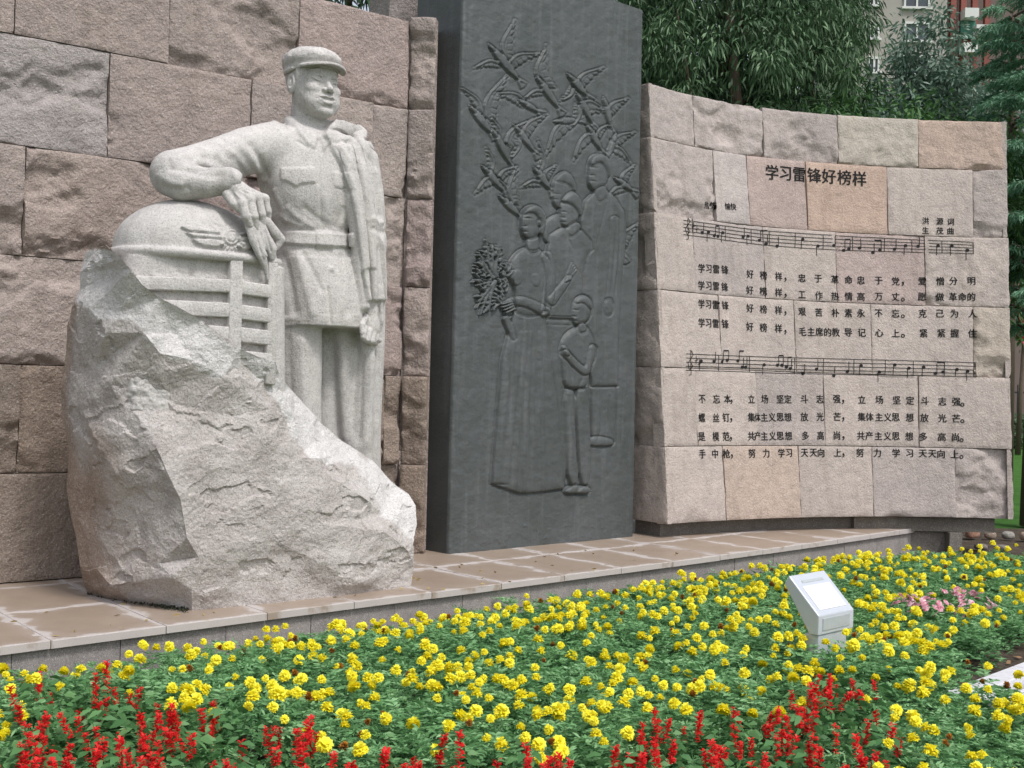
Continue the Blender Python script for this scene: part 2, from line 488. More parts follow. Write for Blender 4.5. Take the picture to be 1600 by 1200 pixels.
# smooth the front line with a cubic in the wall's own frame
A0 = onz(0, 912, PZ)                                         # foot of the big wall at the left of the picture
s_ = (FR - A0[:2]) @ WD[:2]; d_ = (FR - A0[:2]) @ WN[:2]
pf = np.polyfit(s_, d_, 3)
def front_at(s):                                             # point of the platform's front edge at distance s along the wall
    return A0[:2] + WD[:2] * s + WN[:2] * np.polyval(pf, s)
S0, S1 = -2.4, float(s_[-1]) + 0.1
def bed_z(x, y):
    return 0.0 * x
gx, gy = np.meshgrid(np.linspace(-7, 9, 90), np.linspace(0.5, 18, 100), indexing='ij')
gz = 0.018 * fbm(np.stack([gx * 2, gy * 2, gx * 0], -1), 4)
n1, n2 = gx.shape
idx = np.arange(n1 * n2).reshape(n1, n2)
q = np.stack([idx[:-1, :-1], idx[1:, :-1], idx[1:, 1:], idx[:-1, 1:]], -1).reshape(-1, 4)
link('bed_soil_temp', None) if False else None
# bed outline: stops at the kerb on the right
K0, K1 = onz(1517, 1066, .10)[:2], onz(1600, 1035, .10)[:2]      # kerb line (back top edge) surveyed on the picture
kd = (K1 - K0) / np.linalg.norm(K1 - K0); kn = np.array([kd[1], -kd[0]])
cen = np.stack([gx, gy], -1).reshape(-1, 2)
side = (cen - K0) @ kn
along_k = (cen - K0) @ kd
keepv = side < 0.02
fc = cen[q].mean(1)
keep = ((((fc - K0) @ kn) < 0.03) | (((fc - K0) @ kd) < -0.30)) & (fc[:, 1] < 15.6 + 0.1 * fc[:, 0])
me = mesh('flower_bed_soil', np.stack([gx, gy, gz], -1).reshape(-1, 3), q[keep], True)
bed = tag(link('soil', me, M_SOIL), 'brown bare soil of the flower bed', kind='structure')

# kerb stones of the bed and the pale walk in front of them
K2 = K0 - kd * 0.30
walk_pts = [K2 + kn * 0.02, K0 + kd * 18 + kn * 0.02, K0 + kd * 18 + kn * 9, K2 + kn * 9]
walk = empty('walkway', 'pale stone walkway beside the flower bed kerb', 'path'); del walk['category']; tag(walk, kind='structure')
mb = MB(); mb.add([(p[0], p[1], 0.0) for p in walk_pts], [(0, 1, 2, 3)])
mb.build('bedding', M_CURB, walk)
pv = None
for i in range(13):
    for j in range(4):
        a = K0 + kd * (-0.25 + i * 0.8) + kn * (0.15 + j * 0.8)
        me_ = pv
        if pv is None:
            m2 = MB(); V, Fc = box_vf((0.397, 0.397, 0.015), (0.79, 0.79, 0.03)); m2.add(V, Fc); pv = m2.mesh('paving_slab')
        o = link('paving_slab', pv, M_PAVE, walk)
        o.location = (a[0], a[1], 0.0); o.rotation_euler = (0, 0, math.atan2(kd[1], kd[0]) - math.pi / 2 * 0 )
        o.scale = (1, -1, 1)
kerb = empty('bed_kerb', 'row of pale kerb stones along the right edge of the flower bed', 'kerb')
m2 = MB(); V, Fc = box_vf((0, 0, 0.025), (0.995, 0.14, 0.15)); m2.add(V, Fc); km = m2.mesh('kerb_stone')
_b = bmesh.new(); _b.from_mesh(km); bmesh.ops.bevel(_b, geom=_b.edges[:], offset=0.008, segments=2, affect='EDGES', profile=0.5); _b.to_mesh(km); _b.free()
for i in range(16):
    a = K0 + kd * (-0.1 + i * 1.0) + kn * 0.06
    o = link('kerb_stone', km, M_PALE, kerb)
    o.location = (a[0] + kd[0] * 0.22, a[1] + kd[1] * 0.22, 0.0); o.rotation_euler = (0, 0, math.atan2(kd[1], kd[0]))

# ------------------------------------------------------------------ platform: paving tiles on a granite kerb wall
platform = empty('granite_platform', 'low platform of brown stained granite tiles along the foot of the walls', 'platform', loc=(0, 0, 0))
mb = MB()
ss = np.linspace(S0, S1, 60)
Fp = np.array([front_at(s) for s in ss]); Bk = np.array([A0[:2] + WD[:2] * s - WN[:2] * (0.5 + 0.9 * max(0, s - 4.5)) for s in ss])
Fi = Fp - WN[:2] * 0.06
V = np.concatenate([np.c_[Fi, np.full(60, PZ - 0.05)], np.c_[Bk, np.full(60, PZ - 0.05)], np.c_[Fi, np.full(60, -0.02)]])
Fc = [(i, i + 1, 61 + i, 60 + i) for i in range(59)] + [(120 + i, 121 + i, 1 + i, i) for i in range(59)] + [(0, 60, 120)]
mb.add(V, Fc); mb.build('core', M_CORE, platform)
ts = []
s = float(s_[1]) - 0.665 * 4
while s < S1: ts.append(s); s += 0.665 if s < s_[2] else 0.645
ts.append(S1)
def tile(s0, s1, d0, d1, z=PZ, th=0.045):
    """d counted from the front edge towards the wall"""
    n = 4
    g = 0.0025
    sA = np.linspace(s0 + g, s1 - g, n + 1)
    f = np.array([front_at(x) - WN[:2] * (d0 + g) for x in sA]); b = np.array([front_at(x) - WN[:2] * (d1 - g) for x in sA])
    V = np.concatenate([np.c_[f, np.full(n + 1, z)], np.c_[b, np.full(n + 1, z)], np.c_[f, np.full(n + 1, z - th)], np.c_[b, np.full(n + 1, z - th)]])
    k = n + 1
    Fc = [(i, i + 1, k + i + 1, k + i) for i in range(n)] + [(2 * k + i, 2 * k + i + 1, i + 1, i) for i in range(n)] + \
         [(3 * k + i + 1, 3 * k + i, k + i, k + i + 1) for i in range(n)] + [(2 * k, 0, k, 3 * k), (n, 2 * k + n, 3 * k + n, k + n)]
    me = mesh('tile', V, Fc)
    uvl = me.uv_layers.new(name='UVMap')
    uvs = [((i % k) / n, (i // k) % 2) for i in range(4 * k)]
    for l in me.loops: uvl.data[l.index].uv = uvs[l.vertex_index]
    # a worn arris
    _b = bmesh.new(); _b.from_mesh(me); _b.edges.ensure_lookup_table()
    ee = [e for e in _b.edges if len(e.link_faces) == 2 and e.calc_face_angle(0) > 0.8 and max(v.co.z for v in e.verts) > z - 1e-4 and min(v.co.z for v in e.verts) > z - 1e-4]
    bmesh.ops.bevel(_b, geom=ee, offset=0.004, segments=2, affect='EDGES', profile=0.5)
    _b.to_mesh(me); _b.free()
    return me
rr = random.Random(3)
for i in range(len(ts) - 1):
    dmax = np.polyval(pf, ts[i])
    d = 0.0
    rows = [(0.0, 0.88)]
    far = max(0.9, dmax + 0.4 + 0.9 * max(0, ts[i] - 4.5))
    x = 0.88
    while x < far: rows.append((x, x + 0.88)); x += 0.88
    for (d0, d1) in rows:
        o = link('tile', tile(ts[i], ts[i + 1], d0, d1, z=PZ + rr.uniform(-0.0015, 0.0015)), M_TILE, platform)
# kerb wall panels under the tiles
s = S0; i = 0
while s < S1 - 0.1:
    w = 0.60 if i % 2 else 0.66
    e = min(s + w, S1)
    a, b = front_at(s + 0.002), front_at(e - 0.002)
    off = rr.uniform(-0.002, 0.002)
    mb = MB()
    P = [np.r_[p - WN[:2] * (0.035 + off + q), z] for z in (-0.03, PZ - 0.049) for q in (0, 0.03) for p in (a, b)]
    mb.add(P, [(0, 1, 5, 4), (3, 2, 6, 7), (2, 0, 4, 6), (1, 3, 7, 5), (4, 5, 7, 6), (0, 2, 3, 1)])
    mb.build('kerb_panel', M_CURB, platform)
    s = e; i += 1
_n = platform

# ------------------------------------------------------------------ rock-faced stones
def stone(S, u0, u1, w0, w1, parent, mat, color, chip=0.5, seed=0, step=0.035, proud=0.035, fine=0.006, gap=0.0035, deep=0.10, name='stone', rim=1.0):
    P00, _ = S(u0, w0); P10, _ = S(u1, w0); P01, _ = S(u0, w1)
    Lu, Lw = np.linalg.norm(P10 - P00), np.linalg.norm(P01 - P00)
    nu, nw = max(4, int(Lu / step)), max(4, int(Lw / step))
    def axis(n, L):
        t = np.linspace(0, 1, n + 1)
        g = gap / L; c = (gap + 0.008) / L
        return np.concatenate([[g, g], [c], t[1:-1], [1 - c], [1 - g, 1 - g]])
    tu, tw = axis(nu, Lu), axis(nw, Lw)
    # slightly wavering joints
    U, W = np.meshgrid(tu, tw, indexing='ij')
    P, N = S(u0 + (u1 - u0) * U, w0 + (w1 - w0) * W)
    su, sw = U * Lu, W * Lw
    e = np.minimum(np.minimum(su, Lu - su), np.minimum(sw, Lw - sw))
    Q = np.stack([su, sw, np.full_like(su, seed * 3.71)], -1)
    d = proud + 0.012 * fbm(Q * 1.3 + 5, 3) + fine * fbm(Q * 9 + 9, 4) + fine * 0.5 * fbm(Q * 30 + 2, 2)
    if chip > 0:
        wob = 0.10 * fbm(Q * 7 + 33, 4)
        edgeb = np.exp(-sw / (0.16 * Lw)) * 0.45 + np.exp(-su / 0.12) * 0.12 + np.exp(-(Lu - su) / 0.12) * 0.12 + 0.10 * np.exp(-(Lw - sw) / 0.10)
        c = fbm(Q * np.array([1.1, 1.7, 1]) + 71, 3) * 0.9 + edgeb + wob + (chip - 1.05)
        bd, bv, bdir = cells(Q * 5.0 + 0.5 * fbm(Q * 6, 2)[..., None], 3)
        fac = (bdir[..., 0] * (bv - 0.5) + bdir[..., 1] * (0.8 - bv)) * 0.05
        lev = sst(0.0, 0.075, c) * 0.026 + sst(0.20, 0.275, c) * 0.022 + sst(0.42, 0.495, c) * 0.018
        cut_ = fac * sst(0.0, 0.15, c) - lev
        for _ in range(1):
            e_ = np.pad(cut_, 1, 'edge'); cut_ = (4 * cut_ + e_[2:, 1:-1] + e_[:-2, 1:-1] + e_[1:-1, 2:] + e_[1:-1, :-2]) / 8
        d = d + cut_ + 0.012 * fbm(Q * 14 + 3, 3) * sst(0.0, 0.15, c)
    ring = np.zeros_like(U, int)
    ring[0, :] = ring[-1, :] = 1; ring[:, 0] = ring[:, -1] = 1
    cham = np.exp(-np.maximum(e - gap, 0) / 0.012) * 0.008 * rim * (1 + 0.9 * fbm(Q * 12 + 41, 2))
    d = d - cham
    jag = 0.004 * fbm(Q * 10 + 11, 3)
    d = np.maximum(d, -0.03)
    d = np.where(ring == 1, -deep, d)
    V = P + N * d[..., None]
    n1, n2 = U.shape
    idx = np.arange(n1 * n2).reshape(n1, n2)
    q = np.stack([idx[:-1, :-1], idx[1:, :-1], idx[1:, 1:], idx[:-1, 1:]], -1).reshape(-1, 4)
    me = mesh(name, V.reshape(-1, 3), q, False)
    o = link(name, me, mat, parent)
    o.color = (*color, 1)
    me.polygons.foreach_set('use_smooth', np.ones(len(me.polygons), bool))
    try: me.set_sharp_from_angle(angle=math.radians(38))
    except Exception: pass
    return o

# the big wall on the left: vertical plane
CH = 0.742                                                   # course height
WALL_TOP = PZ + 6 * CH
def S_wall(u, w):
    u = np.asarray(u, float); w = np.asarray(w, float)
    P = A0[None] * 0 + (A0 + WD * u[..., None] + UP * (w - PZ)[..., None]) if u.ndim else A0 + WD * u + UP * (w - PZ)
    return P, np.broadcast_to(WN, P.shape)
def wall_s(px, py=600):
    return float(np.dot(onplane(px, py, A0, WN) - A0, WD))
SC = wall_s(632, 300)                                        # the inner corner with the pier
big_wall = empty('left_wall', 'tall wall of pinkish split-face granite blocks behind the statue', 'wall', loc=(0, 0, 0))
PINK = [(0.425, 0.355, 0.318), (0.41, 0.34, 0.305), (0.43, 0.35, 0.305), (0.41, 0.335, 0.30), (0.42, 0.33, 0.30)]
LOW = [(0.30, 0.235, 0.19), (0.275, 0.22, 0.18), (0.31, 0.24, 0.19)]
rows = {
    5: [-1.3, wall_s(20, 55), wall_s(261, 90), wall_s(465, 60), SC],
    4: [-1.9, -0.75, wall_s(167.5, 180), wall_s(389, 200), wall_s(579, 210), SC],
    3: [-1.5, wall_s(37, 300), wall_s(300, 330), wall_s(560, 400), SC],
    2: [-2.0, -0.45, wall_s(205, 480), wall_s(420, 480), SC],
    1: [-1.7, wall_s(28, 650), wall_s(180, 650), wall_s(430, 650), wall_s(598, 650), SC],
    0: [-1.4, -0.3, wall_s(330, 800), wall_s(560, 800), SC],
}
chips = {5: [0.3, 0.35, 0.95, 0.45], 4: [0.5, 0.95, 0.5, 0.45, 0.95], 3: [0.9, 0.98, 0.9, 0.8], 2: [0.8, 0.92, 0.9, 0.9], 1: [0.6, 0.7, 0.8, 0.8, 0.8], 0: [0.3, 0.3, 0.5, 0.6]}
rr = random.Random(11)
k = 0
for r, us in rows.items():
    for i in range(len(us) - 1):
        if us[i + 1] < -2.2: continue
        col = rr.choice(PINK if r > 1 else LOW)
        f = rr.uniform(0.93, 1.06)
        if r == 4 and i == 1: col = (0.42, 0.375, 0.355)
        w1 = PZ + (r + 1) * CH
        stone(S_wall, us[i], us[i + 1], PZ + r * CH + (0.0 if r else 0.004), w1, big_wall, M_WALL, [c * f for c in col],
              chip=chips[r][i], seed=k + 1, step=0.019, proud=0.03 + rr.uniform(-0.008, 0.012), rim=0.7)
        k += 1
mb = MB()
a, b = A0 + WD * -2.0 - WN * 0.05, A0 + WD * (SC + 0.05) - WN * 0.05
mb.add([a, b, b - WN * 0.5, a - WN * 0.5] + [p + UP * (WALL_TOP - PZ - 0.01) for p in (a, b, b - WN * 0.5, a - WN * 0.5)],
       [(0, 1, 5, 4), (1, 2, 6, 5), (2, 3, 7, 6), (3, 0, 4, 7), (4, 5, 6, 7)])
mb.build('core', M_WALL, big_wall).color = (0.38, 0.31, 0.28, 1)

# the pier that closes the wall against the bronze slab
PC = A0 + WD * SC
PE = np.array([-0.690, 10.15, PZ])
pdir = PE - PC; pdir[2] = 0; PL = np.linalg.norm(pdir); pdir /= PL
pn = np.array([pdir[1], -pdir[0], 0])
if pn[1] > 0: pn = -pn
def S_pier(u, w):
    u = np.asarray(u, float); w = np.asarray(w, float)
    P = PC + pdir * u[..., None] + UP * (w - PZ)[..., None] if u.ndim else PC + pdir * u + UP * (w - PZ)
    return P, np.broadcast_to(pn, P.shape)
pier = empty('granite_pier', 'narrow pier of stacked granite blocks between wall and bronze slab', 'pier')
for r in range(6):
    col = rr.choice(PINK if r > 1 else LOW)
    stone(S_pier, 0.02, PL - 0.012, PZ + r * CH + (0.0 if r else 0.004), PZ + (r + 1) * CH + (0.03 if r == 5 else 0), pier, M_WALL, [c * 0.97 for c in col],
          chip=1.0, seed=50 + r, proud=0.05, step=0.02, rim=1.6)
mb = MB()
a, b = PC - pn * 0.04, PC + pdir * (PL-0.004) - pn * 0.04
bk = np.array([-0.06, 0.6, 0])
mb.add([a, b, b + bk, a + bk] + [p + UP * (6 * CH + 0.01) for p in (a, b, b + bk, a + bk)], [(0, 1, 5, 4), (1, 2, 6, 5), (2, 3, 7, 6), (3, 0, 4, 7), (4, 5, 6, 7)])
mb.build('core', M_WALL, pier).color = (0.40, 0.33, 0.30, 1)
# taller rear pier showing above it
rear = empty('rear_pier', 'grey rough stone pier rising behind the top of the narrow pier', 'pier', loc=(0, 0, 0))
RP0 = np.array([-1.175, 10.85, 0.0]); RD = WD; RL = 0.9
def S_rear(u, w):
    u = np.asarray(u, float); w = np.asarray(w, float)
    P = RP0 + RD * u[..., None] + UP * w[..., None] if u.ndim else RP0 + RD * u + UP * w
    return P, np.broadcast_to(WN, P.shape)
for i, (w0, w1) in enumerate(((0.0, 1.6), (1.6, 3.2), (3.2, 4.75), (4.75, 5.6), (5.6, 6.4))):
    stone(S_rear, 0.0, RL, w0, w1, rear, M_WALL, (0.33, 0.29, 0.27), chip=0.9, seed=70 + i, fine=0.012, step=0.04, deep=0.35)

# ------------------------------------------------------------------ curved wall on the right
def onY(px, py, Y):
    d = ray(px, py); return np.array([0, 0, EYE]) + d * (Y / d[1])
CB = np.array([onY(*t)[:2] for t in ((1040, 820, 11.64), (1130, 816, 12.08), (1250, 809, 12.58), (1370, 808, 12.86), (1495, 810, 12.95), (1581, 812, 12.92))])
CT = np.array([onY(*t)[:2] for t in ((1010, 132, 11.95), (1085, 152, 12.43), (1190, 170, 12.87), (1310, 183, 13.14), (1440, 189, 13.25), (1571, 192, 13.27))])
ZB, ZT = 0.435, WALL_TOP - 0.02
def chord(P):
    L = np.r_[0, np.cumsum(np.linalg.norm(np.diff(P, axis=0), axis=1))]
    t = L / L[-1]
    return np.polyfit(t, P[:, 0], 3), np.polyfit(t, P[:, 1], 3), L[-1]
cbx, cby, CLB = chord(CB); ctx, cty, CLT = chord(CT)
def S_curve(u, w):
    """u 0..1 along the wall, w 0..1 from bottom to top"""
    u = np.asarray(u, float); w = np.asarray(w, float)
    B = np.stack([np.polyval(cbx, u), np.polyval(cby, u), np.full_like(u, ZB)], -1)
    T = np.stack([np.polyval(ctx, u), np.polyval(cty, u), np.full_like(u, ZT)], -1)
    P = B + (T - B) * w[..., None]
    dB = np.stack([np.polyval(np.polyder(cbx), u), np.polyval(np.polyder(cby), u), 0 * u], -1)
    dB = dB / np.linalg.norm(dB, axis=-1)[..., None]
    N = np.cross(dB, (T - B)); N = N / np.linalg.norm(N, axis=-1)[..., None]
    return P, N
def curve_uv(px, py):
    u, w = (px - 1030) / 545.0, (815 - py) / 640.0
    for _ in range(8):
        P, _n = S_curve(u, w); x, y = topix(P)
        Pu, _n = S_curve(u + 1e-3, w); Pw, _n = S_curve(u, w + 1e-3)
        J = np.array([np.array(topix(Pu)) - (x, y), np.array(topix(Pw)) - (x, y)]).T / 1e-3
        du = np.linalg.solve(J, [px - x, py - y]); u += float(du[0]); w += float(du[1])
    return u, w
curved = empty('curved_wall', 'curved wall of pale granite blocks carved with a song and music staves', 'wall')
WS = [0, 0.172, 0.350, 0.526, 0.702, 0.875, 1.0]
J = [[1129, 1247, 1362, 1491.5], [1085.4, 1180.4, 1286, 1434], [1123.4, 1240.4, 1360, 1520], [1082.7, 1192.4, 1304.8, 1444], [1115.6, 1168, 1259, 1385, 1519.5], [1083, 1191, 1307.5, 1433.5]]
YM = [755, 640, 530, 420, 320, 225]
TAN, ORA, GRY, YEL = (0.51, 0.44, 0.395), (0.50, 0.40, 0.335), (0.45, 0.39, 0.36), (0.50, 0.445, 0.38)
CC = [[TAN, ORA, TAN, GRY, GRY], [TAN, TAN, GRY, TAN, TAN], [TAN, TAN, TAN, TAN, (0.50, 0.43, 0.36)], [TAN, GRY, TAN, (0.45, 0.36, 0.33), TAN],
      [GRY, (0.52, 0.46, 0.43), (0.48, 0.38, 0.34), (0.54, 0.40, 0.32), TAN, GRY], [GRY, GRY, GRY, YEL, (0.52, 0.40, 0.33)]]
CX = [[0.1, 0.2, 0.1, 0.25, 1.0], [0] * 5, [0.1, 0, 0, 0, 0.75], [0.15, 0, 0, 0, 0.35], [0.65, 0, 0, 0, 0, 0.7], [0.35, 0.85, 0.6, 0.7, 0.55]]
k = 0
for r in range(6):
    us = [0.0] + [curve_uv(x, YM[r])[0] for x in J[r]] + [1.0]
    for i in range(len(us) - 1):
        f = rr.uniform(0.95, 1.05)
        stone(S_curve, us[i], us[i + 1], WS[r], WS[r + 1], curved, M_CURVE, [c * f for c in CC[r][i]], chip=CX[r][i], seed=100 + k,
              proud=0.03 + rr.uniform(-0.002, 0.004), fine=0.0035 if CX[r][i] < 0.3 else 0.008, rim=0.9, step=0.04 if CX[r][i] < 0.3 else 0.022, deep=0.12)
        k += 1
# end face towards the bronze slab, wrapping back
def endpt(w, q, side=0):
    P, N = S_curve(np.array(float(side)), np.array(float(w)))
    return P, N
def S_end(u, w):
    """u: metres back from the front edge, w 0..1"""
    u = np.asarray(u, float); w = np.asarray(w, float)
    P, N = S_curve(np.zeros_like(u), w)
    T = np.array([np.polyval(np.polyder(cbx), 0), np.polyval(np.polyder(cby), 0), 0]); T /= np.linalg.norm(T)
    Bk = np.array([-T[1], T[0], 0])
    Q = P + Bk * (u[..., None]) + N * 0.028
    return Q, np.broadcast_to(-T, Q.shape)
for r in range(6):
    stone(lambda u, w: S_end(0.62 - u, w), 0.0, 0.62, WS[r], WS[r + 1], curved, M_CURVE, [c * 0.9 for c in TAN], chip=0.55, seed=160 + r, proud=0.006, deep=0.05, gap=0.002, step=0.03)
def S_end2(u, w):
    u = np.asarray(u, float); w = np.asarray(w, float)
    P, N = S_curve(np.ones_like(u), w)
    T = np.array([np.polyval(np.polyder(cbx), 1), np.polyval(np.polyder(cby), 1), 0]); T /= np.linalg.norm(T)
    Bk = np.array([-T[1], T[0], 0])
    Q = P + Bk * (u[..., None]) + N * 0.028
    return Q, np.broadcast_to(T, Q.shape)
for r in range(6):
    stone(S_end2, 0.0, 0.62, WS[r], WS[r + 1], curved, M_CURVE, [c * 0.95 for c in TAN], chip=0.6, seed=170 + r, proud=0.006, deep=0.05, gap=0.002)
uu = np.linspace(0.012, 0.988, 40)
V = []
for w in (0.004, 0.998):
    P, N = S_curve(uu, np.full_like(uu, w)); Nh = N.copy(); Nh[:, 2] = 0
    V += [P - N * 0.06, P - Nh * 0.55]
V = np.concatenate(V); n = 40
Fc = [(i, i + 1, 2 * n + i + 1, 2 * n + i) for i in range(n - 1)] + [(2 * n + i, 2 * n + i + 1, 3 * n + i + 1, 3 * n + i) for i in range(n - 1)] + \
     [(3 * n + i, 3 * n + i + 1, n + i + 1, n + i) for i in range(n - 1)] + [(n + i, n + i + 1, i + 1, i) for i in range(n - 1)] + [(0, 2 * n, 3 * n, n), (n - 1, 2 * n - 1, 4 * n - 1, 3 * n - 1)]
link('core', mesh('core', V, Fc), M_CORE, curved)
# recessed plinth
ue = curve_uv(1498, 815)[0]
def strip(u0, u1, inset, back, z0, z1, n=16):
    uu = np.linspace(u0, u1, n); P, N = S_curve(uu, np.zeros_like(uu)); Nh = N * [1, 1, 0]; Nh /= np.linalg.norm(Nh, axis=1)[:, None]
    f, b = P - Nh * inset, P - Nh * back
    V = np.concatenate([np.c_[f[:, :2], np.full(n, z0)], np.c_[b[:, :2], np.full(n, z0)], np.c_[f[:, :2], np.full(n, z1)], np.c_[b[:, :2], np.full(n, z1)]])
    Fc = [(i, i + 1, 2 * n + i + 1, 2 * n + i) for i in range(n - 1)] + [(2 * n + i, 2 * n + i + 1, 3 * n + i + 1, 3 * n + i) for i in range(n - 1)] + \
         [(3 * n + i, 3 * n + i + 1, n + i + 1, n + i) for i in range(n - 1)] + [(0, 2 * n, 3 * n, n), (n - 1, 2 * n - 1, 4 * n - 1, 3 * n - 1)]
    return V, Fc
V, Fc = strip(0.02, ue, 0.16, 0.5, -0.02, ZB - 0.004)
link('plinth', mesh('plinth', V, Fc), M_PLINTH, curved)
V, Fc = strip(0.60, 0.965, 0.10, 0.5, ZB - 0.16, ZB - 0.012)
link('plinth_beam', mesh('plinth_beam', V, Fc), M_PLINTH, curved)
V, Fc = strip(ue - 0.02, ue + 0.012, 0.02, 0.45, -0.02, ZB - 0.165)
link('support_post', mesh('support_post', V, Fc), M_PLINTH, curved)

for i in range(6):
    a = K2 + kn * (0.56 + i * 1.0) + kd * 0.02
    o = link('kerb_stone', km, M_PALE, kerb); o.location = (a[0], a[1], 0.0); o.rotation_euler = (0, 0, math.atan2(kn[1], kn[0]))
# ------------------------------------------------------------------ bronze slab with low relief
SLP, SRP = onz(700, 866, PZ), onz(990, 838, PZ)
sd = SRP - SLP; SW = np.linalg.norm(sd); sd /= SW
sn = np.array([sd[1], -sd[0], 0.0])
STOP = 5.39
def S_stele(u, w):
    u = np.asarray(u, float)[..., None]; w = np.asarray(w, float)[..., None]
    return SLP + sd * (u * SW + 0.045 * w * (1 - u)) + UP * (w * (STOP - PZ)) - sn * (0.03 * w)
def bronze():
    t = NT("bronze"); v = t.objvec(False)
    n1 = t.noise(v, 1.6, 6, 0.65, 0.4)
    c = t.ramp(n1, [(0.3, (0.056, 0.065, 0.063)), (0.5, (0.074, 0.082, 0.083)), (0.7, (0.094, 0.099, 0.103))])
    n2 = t.noise(v, 9, 5, 0.7)
    c = t.mix(t.ramp(n2, [(0.5, 0.0), (0.75, 0.6)]), c, (0.074, 0.082, 0.068))
    mp = t.n('ShaderNodeMapping'); mp.inputs['Scale'].default_value = (9, 9, 0.7); t.l(v, mp.inputs['Vector'])
    st = t.noise(mp.outputs[0], 1.5, 4, 0.6)
    c = t.mix(t.ramp(st, [(0.52, 0.0), (0.72, 0.5)]), c, (0.125, 0.132, 0.135))
    t.b.inputs['Metallic'].default_value = 0.15
    h = t.math('ADD', t.noise(v, 60, 5, 0.7), t.math('MULTIPLY', t.noise(v, 12, 4, 0.6), 1.5))
    return t.done(c, t.ramp(n2, [(0.3, 0.62), (0.7, 0.48)]), t.bump(h, 0.4, 0.010), 0.4)
M_BRONZE = bronze()
slab = empty('bronze_slab', 'tall dark bronze slab with people and doves in low relief', 'monument', loc=(0, 0, 0))
NU, NW = 270, 800
ue_ = np.concatenate([np.linspace(0, .014, 6)[:-1], np.linspace(.014, .986, NU), np.linspace(.986, 1, 6)[1:]])
U_, W_ = np.meshgrid(ue_, np.linspace(0, 1, NW), indexing='ij')
BP = S_stele(U_, W_)
bx, by = topix(BP); PX = np.stack([bx.ravel(), by.ravel()], 1)
Hh = np.zeros(len(PX))
def win(pts, pad):
    pts = np.array(pts, float); lo, hi = pts.min(0) - pad, pts.max(0) + pad
    return np.where((PX[:, 0] > lo[0]) & (PX[:, 0] < hi[0]) & (PX[:, 1] > lo[1]) & (PX[:, 1] < hi[1]))[0]
def blob(poly, H=.03, w=8, base=0.0, edge=.010, sm=2, flat=0.45):
    poly = smooth_poly(poly, sm) if sm else np.array(poly, float)
    i = win(poly, 5)
    if not len(i): return
    s = poly_sd(PX[i], poly)
    t = np.clip(s / w, 0, 1); dome = H * (flat + (1 - flat) * np.sqrt(np.clip(1 - (1 - t) ** 2, 0, 1))) + base
    m = sst(-0.9, 0.9, s)
    Hh[i] = Hh[i] * (1 - m) + np.maximum(dome, Hh[i] * 0.4) * m
    Hh[i] -= edge * np.exp(-((s + 1.9) / 1.25) ** 2)
def stroke(pts, w0, w1, H=.012, base=None, edge=.005, sm=2):
    pts = smooth_poly(pts, sm, False) if len(pts) > 2 and sm else np.array(pts, float)
    i = win(pts, max(w0, w1) + 4)
    if not len(i): return
    d, t = line_d(PX[i], pts); w = w0 + (w1 - w0) * t
    r = np.clip(1 - (d / w) ** 2, 0, 1)
    b = Hh[i] if base is None else np.full(len(i), base)
    m = sst(1.1, 0.75, d / w)
    Hh[i] = Hh[i] * (1 - m) + (b + H * np.sqrt(r)) * m - edge * np.exp(-((d - w - 0.9) / 1.0) ** 2)
def cut(pts, w, dep, sm=2):
    pts = smooth_poly(pts, sm, False) if len(pts) > 2 and sm else np.array(pts, float)
    i = win(pts, w * 3)
    if not len(i): return
    d, t = line_d(PX[i], pts)
    Hh[i] -= dep * np.exp(-(d / w) ** 2) * (0.35 + 0.65 * np.sin(np.clip(t, 0.02, .98) * math.pi))
def wing(root, tip, side, fl=14, n=7, bend=0.18, H=.008, b=.004):
    root, tip = np.array(root, float), np.array(tip, float); d = tip - root; L_ = np.linalg.norm(d); d /= L_; p = np.array([-d[1], d[0]]) * side
    ctrl = [root, root + d * L_ * 0.40 - p * L_ * bend * 1.1, tip]
    lead = smooth_poly(ctrl, 3, False); fl = fl * 1.15; nf = 9
    def at(t): return lead[int(t * (len(lead) - 1))]
    trail, fe = [], []
    for k in range(nf + 1):
        t = 1 - k / nf; q = at(t)
        dr = p * (1.0 - .75 * t ** 1.5) + d * (-.15 + 1.15 * t ** 1.5); dr /= np.linalg.norm(dr)
        ln = fl * (.95 - .25 * abs(t - .45)) * (1.0 if t < .9 else .75)
        f = q + dr * ln; fe.append((q, f)); trail.append(f)
        if k < nf:
            t2 = 1 - (k + .5) / nf; d2 = p * (1.0 - .75 * t2 ** 1.5) + d * (-.15 + 1.15 * t2 ** 1.5); d2 /= np.linalg.norm(d2)
            trail.append(at(t2) + d2 * ln * (.70 if t2 > .5 else .86))
            fe[-1] += (at(t2), at(t2) + d2 * ln * .95)
    blob([root] + list(lead[::3]) + trail, H, 5, b, edge=.0055, sm=0, flat=.75)
    for f in fe:
        if len(f) == 4: cut([f[2] + (f[3] - f[2]) * .42, f[3]], .9, .0075, 0)
    cut([root + p * fl * .40, at(.5) + p * fl * .34, at(.85) + p * fl * .2], 1.0, .004)
    stroke(ctrl, 2.6, 1.2, .006, base=b + H * .7, edge=.006)
